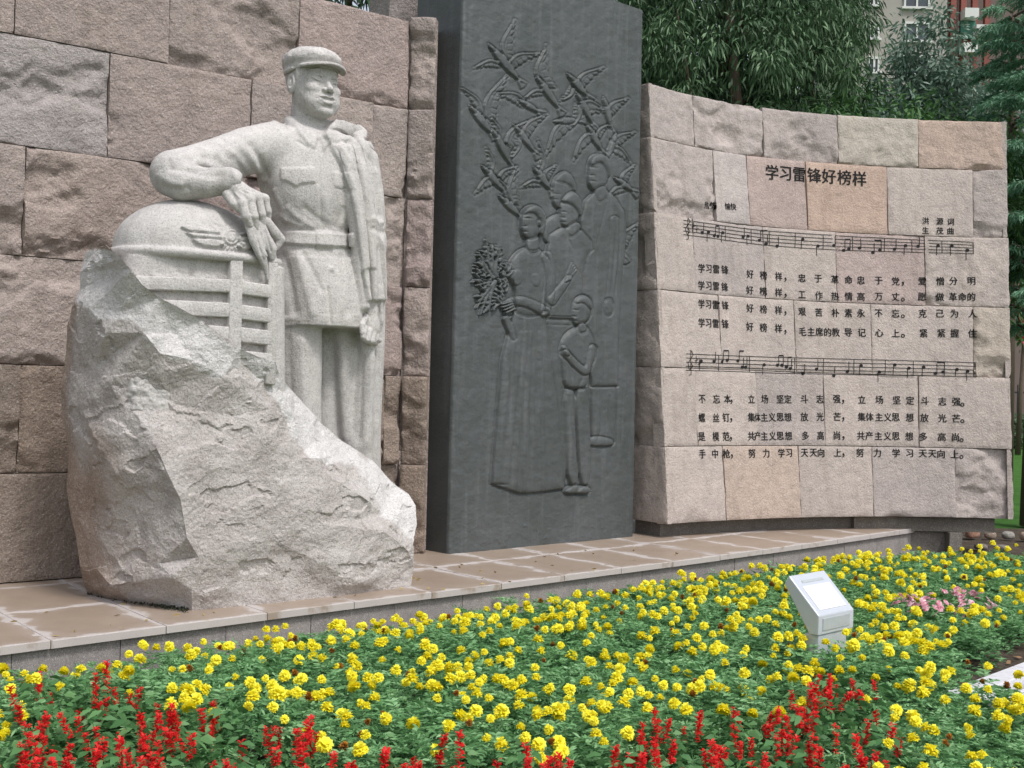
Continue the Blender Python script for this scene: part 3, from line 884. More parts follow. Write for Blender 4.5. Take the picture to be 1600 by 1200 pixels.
def bird(head, tail, wings, w=7, H=.016):
    head, tail = np.array(head, float), np.array(tail, float); d = tail - head; L_ = np.linalg.norm(d); d /= L_; p = np.array([-d[1], d[0]]); w = w * .85
    for a in wings: wing(*a)
    blob([tail - d * 6 - p * 2, tail + d * 9 - p * 7, tail + d * 11, tail + d * 9 + p * 7, tail - d * 6 + p * 2], .009, 4, .005, edge=.005, sm=0)
    for s in (-.8, -.3, .3, .8): cut([tail, tail + d * 10 + p * s * 5], .8, .007, 0)
    blob([head + d * 2 - p * 2, head + d * L_ * .35 - p * w * .8, head + d * L_ * .7 - p * w * .6, tail, head + d * L_ * .7 + p * w * .6, head + d * L_ * .35 + p * w * .8, head + d * 2 + p * 2], H, 6, .006, edge=.008)
    stroke([head, head + d * 8], 2.6, 3.2, .016, base=.008, edge=.007, sm=0)
    stroke([head - d * 4.0, head], 0.8, 1.3, .010, base=.006, sm=0)
bird((868, 190), (905, 188), [((888, 186), (856, 232), -1, 16, 7), ((900, 176), (942, 172), 1, 12, 6)])
bird((765, 72), (812, 128), [((788, 92), (799, 40), 1, 15, 7), ((795, 98), (834, 84), 1, 14, 7), ((778, 98), (745, 104), -1, 9, 5)], 9)
bird((839, 122), (874, 172), [((852, 136), (850, 80), 1, 16, 8, .30), ((846, 142), (822, 152), -1, 8, 4)], 8)
bird((888, 118), (918, 152), [((900, 132), (934, 108), 1, 14, 7), ((896, 140), (880, 156), 1, 8, 4)], 8)
bird((735, 168), (768, 210), [((752, 176), (722, 139), -1, 9, 6), ((758, 182), (784, 126), 1, 18, 9)], 9)
bird((812, 158), (842, 176), [((818, 158), (778, 146), -1, 12, 6)], 6)
bird((770, 205), (800, 262), [((780, 216), (768, 186), -1, 8, 4), ((790, 222), (824, 190), 1, 16, 8)], 8)
bird((804, 198), (836, 240), [((816, 208), (846, 182), 1, 13, 7), ((812, 216), (800, 246), 1, 8, 4)], 7)
bird((902, 148), (926, 196), [((912, 160), (936, 166), 1, 12, 6), ((906, 166), (896, 196), 1, 10, 5)], 7)
bird((943, 156), (956, 206), [((950, 172), (973, 156), 1, 12, 6)], 7)
bird((918, 198), (940, 238), [((926, 206), (898, 244), -1, 12, 6), ((932, 212), (948, 196), 1, 8, 4)], 7)
bird((961, 212), (948, 250), [((958, 222), (984, 208), 1, 12, 6), ((955, 228), (982, 250), 1, 10, 5)], 6)
bird((755, 262), (790, 302), [((768, 268), (762, 236), -1, 9, 5), ((772, 276), (746, 296), -1, 12, 5), ((780, 276), (802, 262), 1, 9, 5)], 8)
bird((781, 308), (814, 340), [((794, 312), (778, 280), -1, 7, 5), ((800, 318), (803, 268), 1, 11, 7)], 8)
bird((835, 264), (860, 298), [((844, 270), (841, 222), -1, 7, 6), ((850, 276), (862, 262), 1, 10, 6), ((842, 284), (818, 290), -1, 9, 5)], 8)
bird((962, 280), (990, 300), [((970, 284), (986, 262), 1, 10, 5), ((972, 292), (952, 304), -1, 9, 4)], 6)
bird((966, 372), (975, 402), [((970, 380), (992, 352), 1, 12, 6), ((968, 388), (960, 368), -1, 6, 3)], 6)
# people: the couple behind first, then the worker, woman and boy
blob([(845, 352), (868, 334), (884, 338), (880, 372), (850, 384)], .020, 8)
blob([(862, 300), (865, 278), (880, 268), (894, 282), (899, 300), (885, 318), (872, 327), (863, 320), (861, 308)], .030, 8)
blob([(866, 280), (880, 266), (893, 276), (900, 298), (893, 302), (886, 288), (868, 284)], .036, 6, edge=.006); cut([(862, 303), (872, 304)], 1.2, .006); cut([(862, 312), (869, 312)], 1.1, .006)
blob([(922, 585), (962, 585), (959, 690), (924, 690)], .020, 6, sm=0); blob([(925, 303), (946, 298), (961, 311), (973, 330), (977, 360), (974, 398), (969, 440), (967, 500), (964, 603), (924, 603), (906, 500), (908, 400), (905, 345), (913, 314)], .030, 9, sm=0)
blob([(916, 686), (932, 682), (957, 688), (957, 697), (916, 697)], .026, 5)
cut([(959, 340), (957, 400), (949, 468)], 1.8, .010); cut([(932, 312), (926, 340), (930, 400), (928, 598)], 1.5, .006); cut([(946, 310), (938, 345), (930, 380)], 1.5, .006)
stroke([(957, 345), (957, 400), (949, 472)], 7, 5.5, .006, edge=.007)
blob([(942, 470), (950, 466), (955, 478), (952, 492), (944, 494), (940, 482)], .034, 5); cut([(944, 482), (948, 492)], 1, .006)
cut([(965, 478), (965, 603)], 1.4, .012, 0); cut([(963, 604), (961, 694)], 1.3, .010, 0); cut([(924, 605), (963, 604)], 1.2, .008, 0); cut([(934, 640), (938, 670), (930, 688)], 2, .008); cut([(950, 620), (948, 660), (955, 684)], 2, .008)
blob([(917, 270), (919, 252), (932, 245), (946, 250), (950, 268), (946, 286), (938, 298), (926, 299), (918, 291), (916, 280)], .042, 9)
blob([(918, 262), (920, 246), (934, 240), (950, 248), (953, 270), (948, 282), (943, 266), (934, 253)], .050, 6, edge=.006)
blob([(926, 294), (944, 288), (948, 308), (934, 318), (926, 308)], .034, 6, edge=.004)
for q_ in ([(918, 262), (928, 263)], [(918, 274), (924, 275)], [(918, 283), (926, 284)]): cut(q_, 1.3, .010)
blob([(852, 372), (876, 356), (897, 352), (926, 386), (909, 402), (906, 500), (904, 520), (850, 520), (848, 470)], .036, 10, sm=1)
blob([(872, 330), (875, 314), (898, 322), (903, 340), (894, 352), (884, 356), (875, 352), (872, 342)], .044, 8)
blob([(874, 316), (880, 306), (893, 299), (903, 308), (907, 330), (903, 342), (895, 326), (884, 318)], .052, 6, edge=.008)
for q_ in ([(873, 331), (880, 332)], [(873, 340), (879, 341)], [(873, 347), (880, 348)]): cut(q_, 1.2, .010)
blob([(884, 352), (900, 346), (906, 356), (890, 372), (882, 366)], .040, 5, edge=.006); cut([(884, 372), (890, 388)], 1.5, .010)
stroke([(858, 470), (872, 452), (884, 436)], 8, 5, .014); 
for k in range(4): stroke([(878 + 2.2 * k, 440 - 1 * k), (889 + 2.2 * k, 412 + 3.5 * k)], 1.9, 1.5, .010, edge=.004)
blob([(848, 496), (905, 498), (900, 560), (895, 640), (880, 762), (850, 766), (846, 600)], .022, 8, sm=0)
for x in (862, 876, 888): cut([(x, 505), (x + 2, 600), (x - 4, 740)], 2.0, .005)
cut([(848, 499), (904, 501)], 1.5, .008); cut([(850, 507), (902, 509)], 1.2, .006)
# woman with the bouquet
blob([(802, 486), (848, 488), (856, 560), (868, 640), (880, 764), (846, 768), (812, 771), (790, 764), (767, 756), (775, 650), (783, 560)], .034, 12, sm=0)
for x0, x1 in ((808, 779), (815, 792), (822, 806), (829, 822), (836, 838), (843, 853), (812, 785)): cut([(x0, 500), ((x0 + x1) / 2, 620), (x1, 762)], 3.2, .008)
for x0, x1 in ((811, 786), (819, 800), (826, 815), (840, 846)): stroke([(x0, 520), ((x0 + x1) / 2, 640), (x1, 764)], 3, 5, .006, edge=0)
cut([(812, 735), (812, 771)], 1.4, .014); cut([(767, 756), (790, 757)], 1.6, .010)
blob([(820, 386), (800, 399), (790, 424), (796, 440), (803, 452), (801, 470), (804, 494), (846, 494), (848, 450), (854, 420), (850, 400), (838, 387)], .040, 11)
blob([(795, 424), (806, 420), (813, 432), (808, 446), (798, 446)], .052, 9, edge=0, flat=.75); blob([(824, 430), (834, 426), (842, 438), (836, 450), (826, 446)], .050, 9, edge=0, flat=.78)
blob([(821, 366), (838, 362), (840, 392), (829, 398), (818, 392)], .042, 6, edge=.006); cut([(818, 390), (830, 393), (840, 388)], 1.3, .007)
blob([(812, 340), (816, 328), (831, 322), (843, 330), (846, 350), (841, 364), (831, 373), (818, 373), (812, 362), (811, 350)], .050, 10)
blob([(813, 336), (820, 323), (836, 320), (848, 332), (850, 352), (844, 370), (838, 366), (838, 346), (830, 334), (818, 334)], .058, 6, edge=.008)
for q_ in ([(814, 341), (824, 342)], [(813, 354), (818, 354)], [(812, 362), (819, 363)]): cut(q_, 1.3, .012)
blob([(834, 346), (840, 344), (841, 354), (836, 355)], .060, 3, edge=.006)
stroke([(850, 402), (857, 432), (852, 470), (846, 488)], 9, 8, .016); stroke([(848, 488), (826, 476), (806, 470), (796, 474)], 8, 7, .018)
for k in range(4): stroke([(796 + 1.5 * k, 472 + 3.5 * k), (778 + 3 * k, 476 + 4.2 * k)], 2.3, 1.8, .016, base=.03, edge=.006)
for k in range(4): stroke([(796 - 2.5 * k, 496 + 2 * k), (787 + 1.5 * k, 502 + 3.4 * k)], 2.1, 1.6, .012, base=.022, edge=.005)
stroke([(789, 498), (799, 528)], 6, 4, .020, base=.010, edge=.010)
rb = random.Random(5)
for k in range(150):
    a = rb.uniform(0, 6.283); r = math.sqrt(rb.random()); cx, cy = 768 + 24 * r * math.cos(a), 436 + 48 * r * math.sin(a)
    if cy > 470 and cx > 785: continue
    a2 = math.atan2(cy - 470, cx - 785) + rb.uniform(-.8, .8); ln = rb.uniform(6, 13)
    stroke([(cx, cy), (cx + ln * .5 * math.cos(a2 + .3), cy + ln * .5 * math.sin(a2 + .3)), (cx + ln * math.cos(a2), cy + ln * math.sin(a2))], 2.6, 1.2, .012, base=.016 + .014 * rb.random(), edge=.008, sm=1)
for tip in ((757, 375), (768, 384), (778, 390), (746, 395), (742, 446), (748, 492), (742, 482), (762, 486)): stroke([(772, 440), ((772 + tip[0]) / 2 - 3, (440 + tip[1]) / 2), tip], 3, 1.4, .014, base=.012, edge=.008)
# boy
blob([(878, 606), (898, 610), (896, 680), (903, 758), (886, 758), (880, 690)], .038, 7, sm=1); blob([(895, 606), (917, 606), (920, 690), (920, 758), (904, 758), (899, 680)], .040, 7, sm=1)
blob([(898, 511), (912, 509), (925, 534), (927, 560), (918, 572), (916, 608), (878, 608), (874, 572), (871, 542), (880, 522)], .046, 9)
blob([(891, 478), (896, 466), (908, 462), (918, 468), (921, 482), (917, 498), (906, 508), (895, 508), (889, 498)], .056, 9)
blob([(892, 476), (897, 464), (910, 461), (920, 470), (921, 486), (915, 484), (906, 474)], .060, 6, edge=.004)
for q_ in ([(891, 484), (898, 485)], [(890, 494), (895, 495)], [(891, 501), (897, 502)]): cut(q_, 1.2, .010)
blob([(898, 506), (910, 504), (914, 518), (900, 522)], .050, 4, edge=.006); stroke([(922, 545), (914, 584), (898, 574), (878, 552)], 6.5, 5, .014, edge=.012)
stroke([(880, 552), (876, 543)], 4.5, 3, .016); cut([(878, 606), (917, 607)], 1.6, .012); cut([(886, 560), (892, 600)], 2.2, .008); cut([(905, 590), (900, 604)], 2, .010); cut([(884, 620), (890, 680), (900, 725)], 2, .010); cut([(908, 640), (912, 700), (918, 745)], 2, .008)
blob([(880, 764), (896, 757), (904, 760), (904, 771), (880, 771)], .040, 5); blob([(898, 766), (908, 758), (920, 762), (920, 771), (898, 771)], .042, 5)
cut([(880, 773), (921, 773)], 1.2, .012); cut([(855, 767), (880, 764)], 1.3, .010)
# rough ground line and a few strikes in the casting at the foot
Hh += .004 * fbm(np.c_[PX * .06, PX[:, :1] * 0], 4) + .006 * np.maximum(0, fbm(np.c_[PX * .16, PX[:, :1] * 0 + 9], 3) - .25) * sst(770, 830, PX[:, 1])
edge_drop = .03 * (1 - np.sqrt(np.clip(1 - (1 - np.clip(np.minimum(U_, 1 - U_) / .014, 0, 1)) ** 2, 0, 1))).ravel()
VV = BP.reshape(-1, 3) + sn * (Hh * 0.9 - edge_drop + .004)[:, None]
n1, n2 = U_.shape
idx = np.arange(n1 * n2).reshape(n1, n2)
q = np.stack([idx[:-1, :-1], idx[1:, :-1], idx[1:, 1:], idx[:-1, 1:]], -1).reshape(-1, 4)
link('relief_panel', mesh('relief_panel', VV, q, True), M_BRONZE, slab)
DEP = .62
c0 = [S_stele(u, w) - sn * b for w in (0, 1) for (u, b) in ((0, .0255), (1, .0255), (1, DEP), (0, DEP))]
mb = MB(); mb.add(c0, [(0, 1, 5, 4), (1, 2, 6, 5), (2, 3, 7, 6), (3, 0, 4, 7), (4, 5, 6, 7), (3, 2, 1, 0)])
mb.build('body', M_BRONZE, slab)
# ------------------------------------------------------------------ the carved statue: soldier, truck front and rough boulder
SO = onz(310, 955, PZ)                                       # front corner of the boulder on the platform
UX, UY = WD, -WN                                             # sculpture axes: along the wall, into the wall
LM = np.stack([UX, UY, UP], 1)                               # local -> world
def to_world(V): return np.asarray(V) @ LM.T + SO
def L(px, py, d):
    """local point seen at a surveyed direction, d metres behind the boulder's front plane"""
    P = onplane(px, py, SO - WN * d, WN) - SO
    return np.array([P @ UX, d, P[2]])
def Lz(px, py):
    P = onz(px, py, PZ) - SO
    return np.array([P @ UX, P @ UY, 0.0])
def lslice(py, pl, pr, d, b):
    A, B = L(pl, py, d), L(pr, py, d); C_ = (A + B) / 2
    W = to_world(C_) - np.array([0, 0, EYE]); v = W[:2] / np.linalg.norm(W[:2])
    vx, vy = v @ UX[:2], v @ UY[:2]
    h = abs(B[0] - A[0]) / 2 * vy                             # apparent half width
    a = math.sqrt(max(h * h - (b * vx) ** 2, (0.3 * h) ** 2)) / vy
    return (C_[2], C_[0], d, a, b)
M_FIG = granite("carved_granite", (0.575, 0.55, 0.525), grain=105, contrast=0.30, mott=0.12, bump=0.35, bscale=80, use_obj_col=False)
statue = empty('soldier_statue', 'pale granite statue of a capped soldier leaning on a truck front above a rough boulder', 'statue', loc=tuple(SO))
SROT = math.atan2(UX[1], UX[0]); statue.rotation_euler = (0, 0, SROT)
def place(name, V, Q, mat, parent=None, smooth=True):
    """V in sculpture coordinates; the statue's Empty carries the rotation"""
    me = mesh(name, V, Q, smooth)
    return link(name, me, mat, parent or statue)
def px_of(V):
    x, y = topix(to_world(V)); return np.stack([x, y], 1)
VIEW_L = np.array([0, 0, 0.0])
def facing(V, N):
    cam_l = (np.array([0, 0, EYE]) - SO) @ LM
    v = cam_l - V; v /= np.linalg.norm(v, axis=1)[:, None]
    return np.clip((N * v).sum(1), 0, 1)
def folds(V, Q, lines=(), polys=(), it=0):
    """raise ridges / sink grooves along surveyed lines, step up surveyed outlines"""
    N = vnormals(V, Q); P = px_of(V); f = sst(0.08, 0.45, facing(V, N)); D = np.zeros(len(V))
    for pts, w, amp in lines:
        pts = smooth_poly(pts, 2, False) if len(pts) > 2 else np.array(pts, float)
        lo, hi = pts.min(0) - 3 * w, pts.max(0) + 3 * w
        m = (P[:, 0] > lo[0]) & (P[:, 0] < hi[0]) & (P[:, 1] > lo[1]) & (P[:, 1] < hi[1])
        if not m.any(): continue
        d, t = line_d(P[m], pts)
        D[m] += amp * np.exp(-(d / w) ** 2) * sst(0, 0.12, t) * sst(1.0, 0.88, t)
    for poly, h, soft in polys:
        sd_ = poly_sd(P, poly)
        D += h * sst(-soft, soft, sd_)
    return V + N * (D * f)[:, None]

# ---- body in tunic, trousers and draped overcoat: one continuous carved figure
Fb = Field((-0.75, 0.05, 0.55), (1.85, 1.25, 3.25), 0.0095)
torso = [lslice(*r) for r in ((203, 448, 530, .64, .12), (212, 424, 552, .63, .17), (228, 405, 560, .62, .205), (255, 399, 562, .61, .235), (285, 402, 560, .60, .25),
         (315, 411, 556, .60, .25), (345, 423, 551, .61, .235), (368, 430, 550, .62, .225), (392, 429, 554, .62, .235), (430, 428, 560, .61, .26), (470, 427, 565, .60, .275), (512, 427, 568, .60, .285))]
Fb.loft(torso, k=0.01, e=2.25)
# trousers
Fb.loft([lslice(*r) for r in ((500, 434, 503, .56, .13), (560, 435, 503, .57, .135), (620, 436, 502, .58, .135), (690, 440, 503, .59, .14), (790, 445, 510, .60, .15))], k=0.03)
Fb.loft([lslice(*r) for r in ((500, 506, 562, .62, .13), (560, 509, 560, .63, .135), (620, 512, 557, .64, .135), (700, 518, 556, .65, .14), (800, 520, 560, .66, .15))], k=0.03)
# overcoat hanging from the left shoulder and behind the legs
for xs, ds, r_ in (
    ((536, 550, 561, 569), (.42, .355, .355, .37), (.045, .052, .052, .045)),
    ((545, 563, 573, 577, 571, 566, 566), (.50, .42, .42, .44, .50, .52, .54), (.06, .056, .055, .055, .06, .07, .08)),
    ((556, 576, 585, 588, 585, 578, 576), (.58, .52, .52, .53, .56, .58, .60), (.08, .056, .056, .055, .055, .06, .07)),
    ((560, 578, 589, 591, 588, 581, 584), (.68, .64, .64, .64, .66, .68, .70), (.09, .07, .058, .055, .052, .055, .06)),
    ((556, 572, 580, 584, 582, 576, 578), (.76, .76, .78, .78, .80, .80, .80), (.09, .09, .085, .08, .08, .085, .09)),
    ((548, 556, 566, 574, 570, 562, 560), (.66, .68, .66, .66, .68, .68, .70), (.10, .10, .09, .09, .10, .12, .14))):
    n_ = len(xs); yy_ = (228, 295, 390, 490, 590, 690, 790)[:n_]; tt_ = np.linspace(0, n_ - 1, 4 * n_)
    sm_ = lambda a: np.convolve(np.pad(np.interp(tt_, range(n_), a), 2, 'edge'), np.ones(5) / 5, 'valid')
    Fb.chain([L(x, y, d) for x, y, d in zip(sm_(xs), sm_(yy_), sm_(ds))], list(sm_(r_)), k=0.034)
Fb.chain([L(572, 250, .57), L(581, 300, .56), L(584, 346, .56)], [.07, .064, .06], k=0.03)
Fb.cap(L(505, 520, .72), L(512, 780, .74), .12, .14, k=.03)
Fb.loft([lslice(*r) for r in ((330, 470, 590, .90, .10), (500, 470, 592, .92, .12), (700, 470, 588, .92, .14), (790, 470, 590, .92, .16))], k=0.05)
Fb.chain([L(500, 206, .56), L(522, 199, .60), L(543, 203, .66), L(558, 214, .66), L(556, 228, .58), L(538, 236, .50)], [.04, .062, .066, .064, .056, .034], k=0.02)
Fb.chain([L(440, 200, .66), L(428, 196, .70), L(425, 206, .72)], [.03, .035, .04], k=0.02)
Fb.cap(L(480, 205, .66), L(486, 175, .64), .155, .135, k=0.03)
# tunic collar
Fb.chain([L(452, 190, .66), L(462, 200, .56), L(480, 209, .49), L(497, 212, .47)], [.04, .042, .036, .02], k=0.012)
Fb.chain([L(520, 196, .60), L(512, 203, .52), L(504, 212, .47)], [.04, .034, .02], k=0.012)
# right arm: shoulder, elbow resting, forearm coming forward to the wrist
sh = L(425, 228, .60)
Fb.chain([sh, L(385, 236, .56), L(340, 250, .50), L(300, 262, .43), L(272, 270, .38)], [.162, .156, .142, .138, .142], k=0.05)
Fb.chain([L(270, 273, .36), L(285, 284, .27), L(318, 286, .20), L(350, 284, .15), L(360, 284, .14)], [.138, .125, .098, .082, .088], k=0.03)
Fb.cap(L(366, 286, .13), L(378, 290, .10), .056, .052, k=0.008, sub=True)
# left arm under the coat, hand emerging
Fb.chain([L(556, 300, .52), L(572, 400, .48), L(579, 470, .46)], [.08, .085, .075], k=0.04)
V, Q = Fb.mesh(); del Fb
V = smooth_v(V, Q, 1, 0.4)
fl = [
 # sleeve
 ([(262, 250), (300, 240), (345, 236)], 7, .012), ([(258, 262), (300, 268), (330, 262)], 6, -.012), ([(300, 250), (335, 262), (360, 268)], 6, .014),
 ([(285, 262), (320, 276), (350, 272)], 5, -.010), ([(244, 270), (262, 285), (290, 290)], 6, .010), ([(250, 290), (275, 298), (300, 292)], 5, -.010),
 ([(372, 222), (395, 250), (412, 290)], 6, .018), ([(388, 220), (408, 250), (420, 285)], 5, -.016), ([(350, 228), (378, 258), (400, 300)], 6, .015), ([(362, 240), (386, 275), (402, 310)], 5, -.018),
 ([(330, 236), (352, 252), (380, 290)], 6, .010), ([(400, 285), (412, 318), (428, 345)], 6, .016), ([(410, 280), (424, 310), (440, 340)], 5, -.014),
 # chest and waist
 ([(425, 292), (440, 325), (452, 350)], 5, .010), ([(432, 330), (450, 345), (478, 356)], 4, .012), ([(445, 320), (470, 345), (495, 357)], 5, .012), ([(470, 320), (500, 345), (520, 356)], 5, -.008),
 ([(548, 300), (540, 335), (528, 358)], 5, .010), ([(538, 320), (530, 345), (522, 358)], 4, -.008), ([(505, 300), (512, 330), (508, 356)], 5, .006),
 # skirt of the tunic
 ([(440, 390), (452, 430), (462, 500)], 7, -.016), ([(432, 392), (438, 440), (440, 500)], 6, .010), ([(462, 388), (474, 430), (490, 500)], 7, .014), ([(470, 392), (490, 425), (505, 460)], 5, -.010),
 ([(545, 392), (552, 440), (558, 505)], 6, .012), ([(532, 390), (538, 430), (545, 500)], 6, -.010), ([(505, 392), (508, 410), (512, 425)], 4, .004),
 # trousers
 ([(470, 516), (474, 600), (478, 680)], 8, .014), ([(450, 516), (452, 580), (458, 650)], 6, -.010), ([(493, 520), (490, 600), (492, 690)], 5, -.010), ([(535, 522), (536, 600), (540, 700)], 7, .016), ([(520, 520), (522, 600), (528, 690)], 5, -.008), ([(552, 525), (552, 600), (552, 690)], 5, -.010),
 # overcoat
 ([(546, 245), (562, 320), (570, 400), (576, 480)], 4, -.022), ([(558, 240), (574, 320), (582, 400), (584, 480)], 5, .020), ([(572, 238), (584, 300), (590, 350)], 4, -.018), ([(580, 260), (592, 330), (596, 352)], 4, .016),
 ([(574, 340), (586, 350), (597, 348)], 4, .010), ([(574, 356), (588, 364), (600, 362)], 4, -.010), ([(590, 365), (594, 430), (596, 520)], 4, .018), ([(584, 380), (588, 440), (590, 500)], 3.5, -.020), ([(600, 380), (600, 450), (600, 540)], 3.5, -.012),
 ([(566, 420), (572, 470), (570, 500)], 4, -.016), ([(566, 545), (564, 620), (560, 700)], 5, -.014), ([(582, 545), (580, 620), (574, 710)], 6, .014), ([(592, 545), (591, 620), (586, 700)], 4, -.010),
 ([(505, 204), (523, 208), (545, 214)], 3, -.012), ([(512, 226), (530, 228), (548, 224)], 3.5, -.016),
 # centre front, tunic edge
 ([(492, 214), (498, 240), (500, 300), (502, 356)], 1.8, -.006), ([(512, 445), (515, 480), (518, 510)], 1.8, -.014),
 ([(462, 218), (474, 226), (484, 232)], 2, -.010), ([(500, 214), (497, 226), (494, 236)], 2, -.010),
]
flap = [(437, 268), (440, 284), (454, 287), (464, 291), (472, 288), (492, 286), (492, 268)]
pl = [
 ([(428, 360), (429, 379), (470, 383), (510, 386), (552, 386), (553, 365), (500, 364), (460, 361)], .022, 1.2),          # belt
 ([(493, 360), (493, 388), (519, 389), (519, 361)], .012, 1.0),                                                         # buckle
 ([(438, 262), (439, 281), (450, 284), (463, 291), (471, 287), (492, 285), (490, 262)], .012, 1.2),                    # pocket flap
 ([(520, 268), (522, 291), (532, 294), (543, 292), (545, 272)], .010, 1.2),
 ([(504, 214), (512, 224), (520, 240), (534, 262), (548, 300), (556, 345), (566, 420), (575, 470), (640, 470), (640, 190), (520, 190)], .030, 1.5),   # coat front edge
 ([(512, 224), (524, 236), (540, 262), (552, 300), (560, 345), (570, 420), (582, 420), (572, 345), (562, 300), (552, 262), (536, 232)], .012, 1.3),   # its facing
 ([(461, 196), (468, 211), (480, 224), (491, 233), (497, 215), (480, 206)], .012, 1.2), ([(500, 216), (505, 236), (513, 226), (516, 210), (510, 206)], .012, 1.2),
 ([(515, 418), (521, 418), (521, 424), (515, 424)], .012, 1.5),
 ([(440, 400), (560, 404), (600, 500), (600, 506), (432, 500), (432, 420)], .004, 2),
]
V = folds(V, Q, fl, pl)
place('body', V, Q, M_FIG)

# ---- head (centimetres at life size, carved at nearly twice life)
HS = 0.0205
HC = L(488, 137, .60)
YAW = math.radians(6)
def head_tf(V):
    c, s = math.cos(YAW), math.sin(YAW); t = math.radians(-3)
    V = V @ np.array([[1, 0, 0], [0, math.cos(t), -math.sin(t)], [0, math.sin(t), math.cos(t)]]).T
    return (V @ np.array([[c, -s, 0], [s, c, 0], [0, 0, 1]]).T) * HS + HC
H = Field((-10, -13, -19), (10, 12, 15), 0.165)
H.ell((0, 1.5, 4.2), (7.8, 9.3, 8.3), 1.0)
H.loft([(-11.6, 0, -5.6, 1.6, 1.6), (-10.6, 0, -5.0, 3.7, 3.3), (-9, 0, -4.1, 5.3, 4.6), (-7, 0, -3.0, 6.4, 5.8), (-4, 0, -1.9, 7.3, 7.0), (-1, 0, -1.2, 7.6, 7.6), (3, 0, -0.8, 7.6, 8.1), (7, 0, -0.4, 7.4, 8.2)], 1.2, 2.15)
H.cap((0, 1.8, -5), (0, 3.4, -18), 5.9, 6.6, 1.5)
H.cap((0, -8.2, 1.4), (0, -9.9, -2.2), 0.6, 1.0, 1.0)
H.ell((0, -10.4, -2.7), (1.15, 1.1, 1.0), 0.5)
for sx in (-1, 1):
    H.ell((sx * 1.35, -9.2, -3.0), (1.0, 1.0, 0.85), 0.5)
    H.ell((sx * 4.4, -6.5, -2.4), (2.3, 2.0, 1.9), 1.3)
    H.chain([(sx * 1.4, -8.55, 3.3), (sx * 3.4, -8.35, 3.9), (sx * 5.5, -7.1, 3.4)], [.42, .42, .3], 0.5)
    H.ell((sx * 3.25, -9.55, 1.2), (2.3, 1.5, 1.35), 0.5, sub=True)
    H.ell((sx * 3.2, -7.2, 1.05), (1.9, 1.15, 1.05), 0.15)
    H.chain([(sx * 1.5, -8.15, 0.95), (sx * 2.5, -8.6, 1.85), (sx * 3.8, -8.4, 1.9), (sx * 5.1, -7.3, 1.1)], [.22, .32, .32, .24], 0.12)
    H.chain([(sx * 1.7, -8.1, 0.8), (sx * 2.8, -8.45, 0.2), (sx * 3.9, -8.2, 0.25), (sx * 5.0, -7.35, 0.9)], [.18, .28, .28, .2], 0.15)
    H.chain([(sx * 1.9, -8.75, 1.0), (sx * 3.1, -8.9, 1.1), (sx * 4.5, -8.15, 1.0)], [.26, .44, .26], 0.06, sub=True)
    H.ell((sx * 8.0, 0.9, 0.1), (1.0, 2.1, 3.4), 0.4)
    H.ell((sx * 3.9, -5.5, -6.0), (2.9, 2.5, 3.0), 1.5)
    H.ell((sx * 8.9, 0.2, 0.5), (0.9, 1.25, 2.1), 0.3, sub=True)
    H.ell((sx * 8.3, 0.9, 0.2), (0.5, 0.5, 1.2), 0.3)
    H.cap((sx * 7.2, -2.4, 5.5), (sx * 7.4, -1.9, 1.2), 1.0, 0.5, 0.4)
H.ell((0, -7.9, -6.2), (3.7, 1.5, 2.3), 1.2)
for sx in (-1, 1): H.cap((sx * 2.1, -9.6, -3.6), (sx * 4.0, -8.6, -6.2), 0.25, 0.3, 0.5, sub=True)
H.chain([(-3.1, -7.9, -5.0), (-1.3, -9.35, -5.1), (0, -9.5, -5.35), (1.3, -9.35, -5.1), (3.1, -7.9, -5.0)], [.3, .46, .40, .46, .3], 0.25)
H.chain([(-2.7, -8.0, -6.3), (-1.1, -9.2, -7.25), (1.1, -9.2, -7.25), (2.7, -8.0, -6.3)], [.35, .55, .55, .35], 0.25)
H.chain([(-2.9, -8.6, -5.6), (0, -10.0, -6.25), (2.9, -8.6, -5.6)], [.25, .62, .25], 0.12, sub=True)
H.ell((0, -8.1, -6.0), (2.1, 1.0, 0.45), 0.1)
H.ell((0, -9.2, -8.7), (2.0, 0.9, 0.55), 0.8, sub=True)
H.ell((0, -7.6, -10.1), (2.3, 1.7, 1.5), 1.0)
Vh, Qh = H.mesh()
Vh = smooth_v(Vh, Qh, 1, 0.3)
place('head', head_tf(Vh), Qh, M_FIG)
Cc = Field((-12, -17, 0), (12, 13, 16), 0.22)
Cc.loft([(4.6, 0, 0.6, 8.6, 9.9), (5.6, 0, 0.6, 8.8, 10.1), (7.0, 0, 0.6, 8.9, 10.2), (7.6, 0, 0.5, 9.2, 10.5)], 0.2, 2.1)
Cc.ell((0, 0.2, 8.6), (9.7, 11.0, 4.3), 0.7)
Cc.ell((-1.5, 1.5, 9.4), (6.6, 7.5, 4.0), 1.6)
Cc.chain([(-8.4, 3.6, 4.6), (-8.5, -1.0, 4.8)], [0.8, 0.7], 0.4)
V, Q = Cc.mesh(); V = smooth_v(V, Q, 1)
n_ = fbm(V * 0.35, 3); Nn = vnormals(V, Q); V = V + Nn * (0.28 * n_ * sst(7, 9, V[:, 2]))[:, None]
Nz = np.abs(np.sin(V[:, 0] * 1.1 + V[:, 1] * 0.9)) * 0.12 * sst(7, 8, V[:, 2]) * sst(11, 9, V[:, 2]); V = V - Nn * Nz[:, None]
place('cap', head_tf(V), Q, M_FIG)
Br = Field((-11, -18, -2), (11, -2, 9), 0.2)
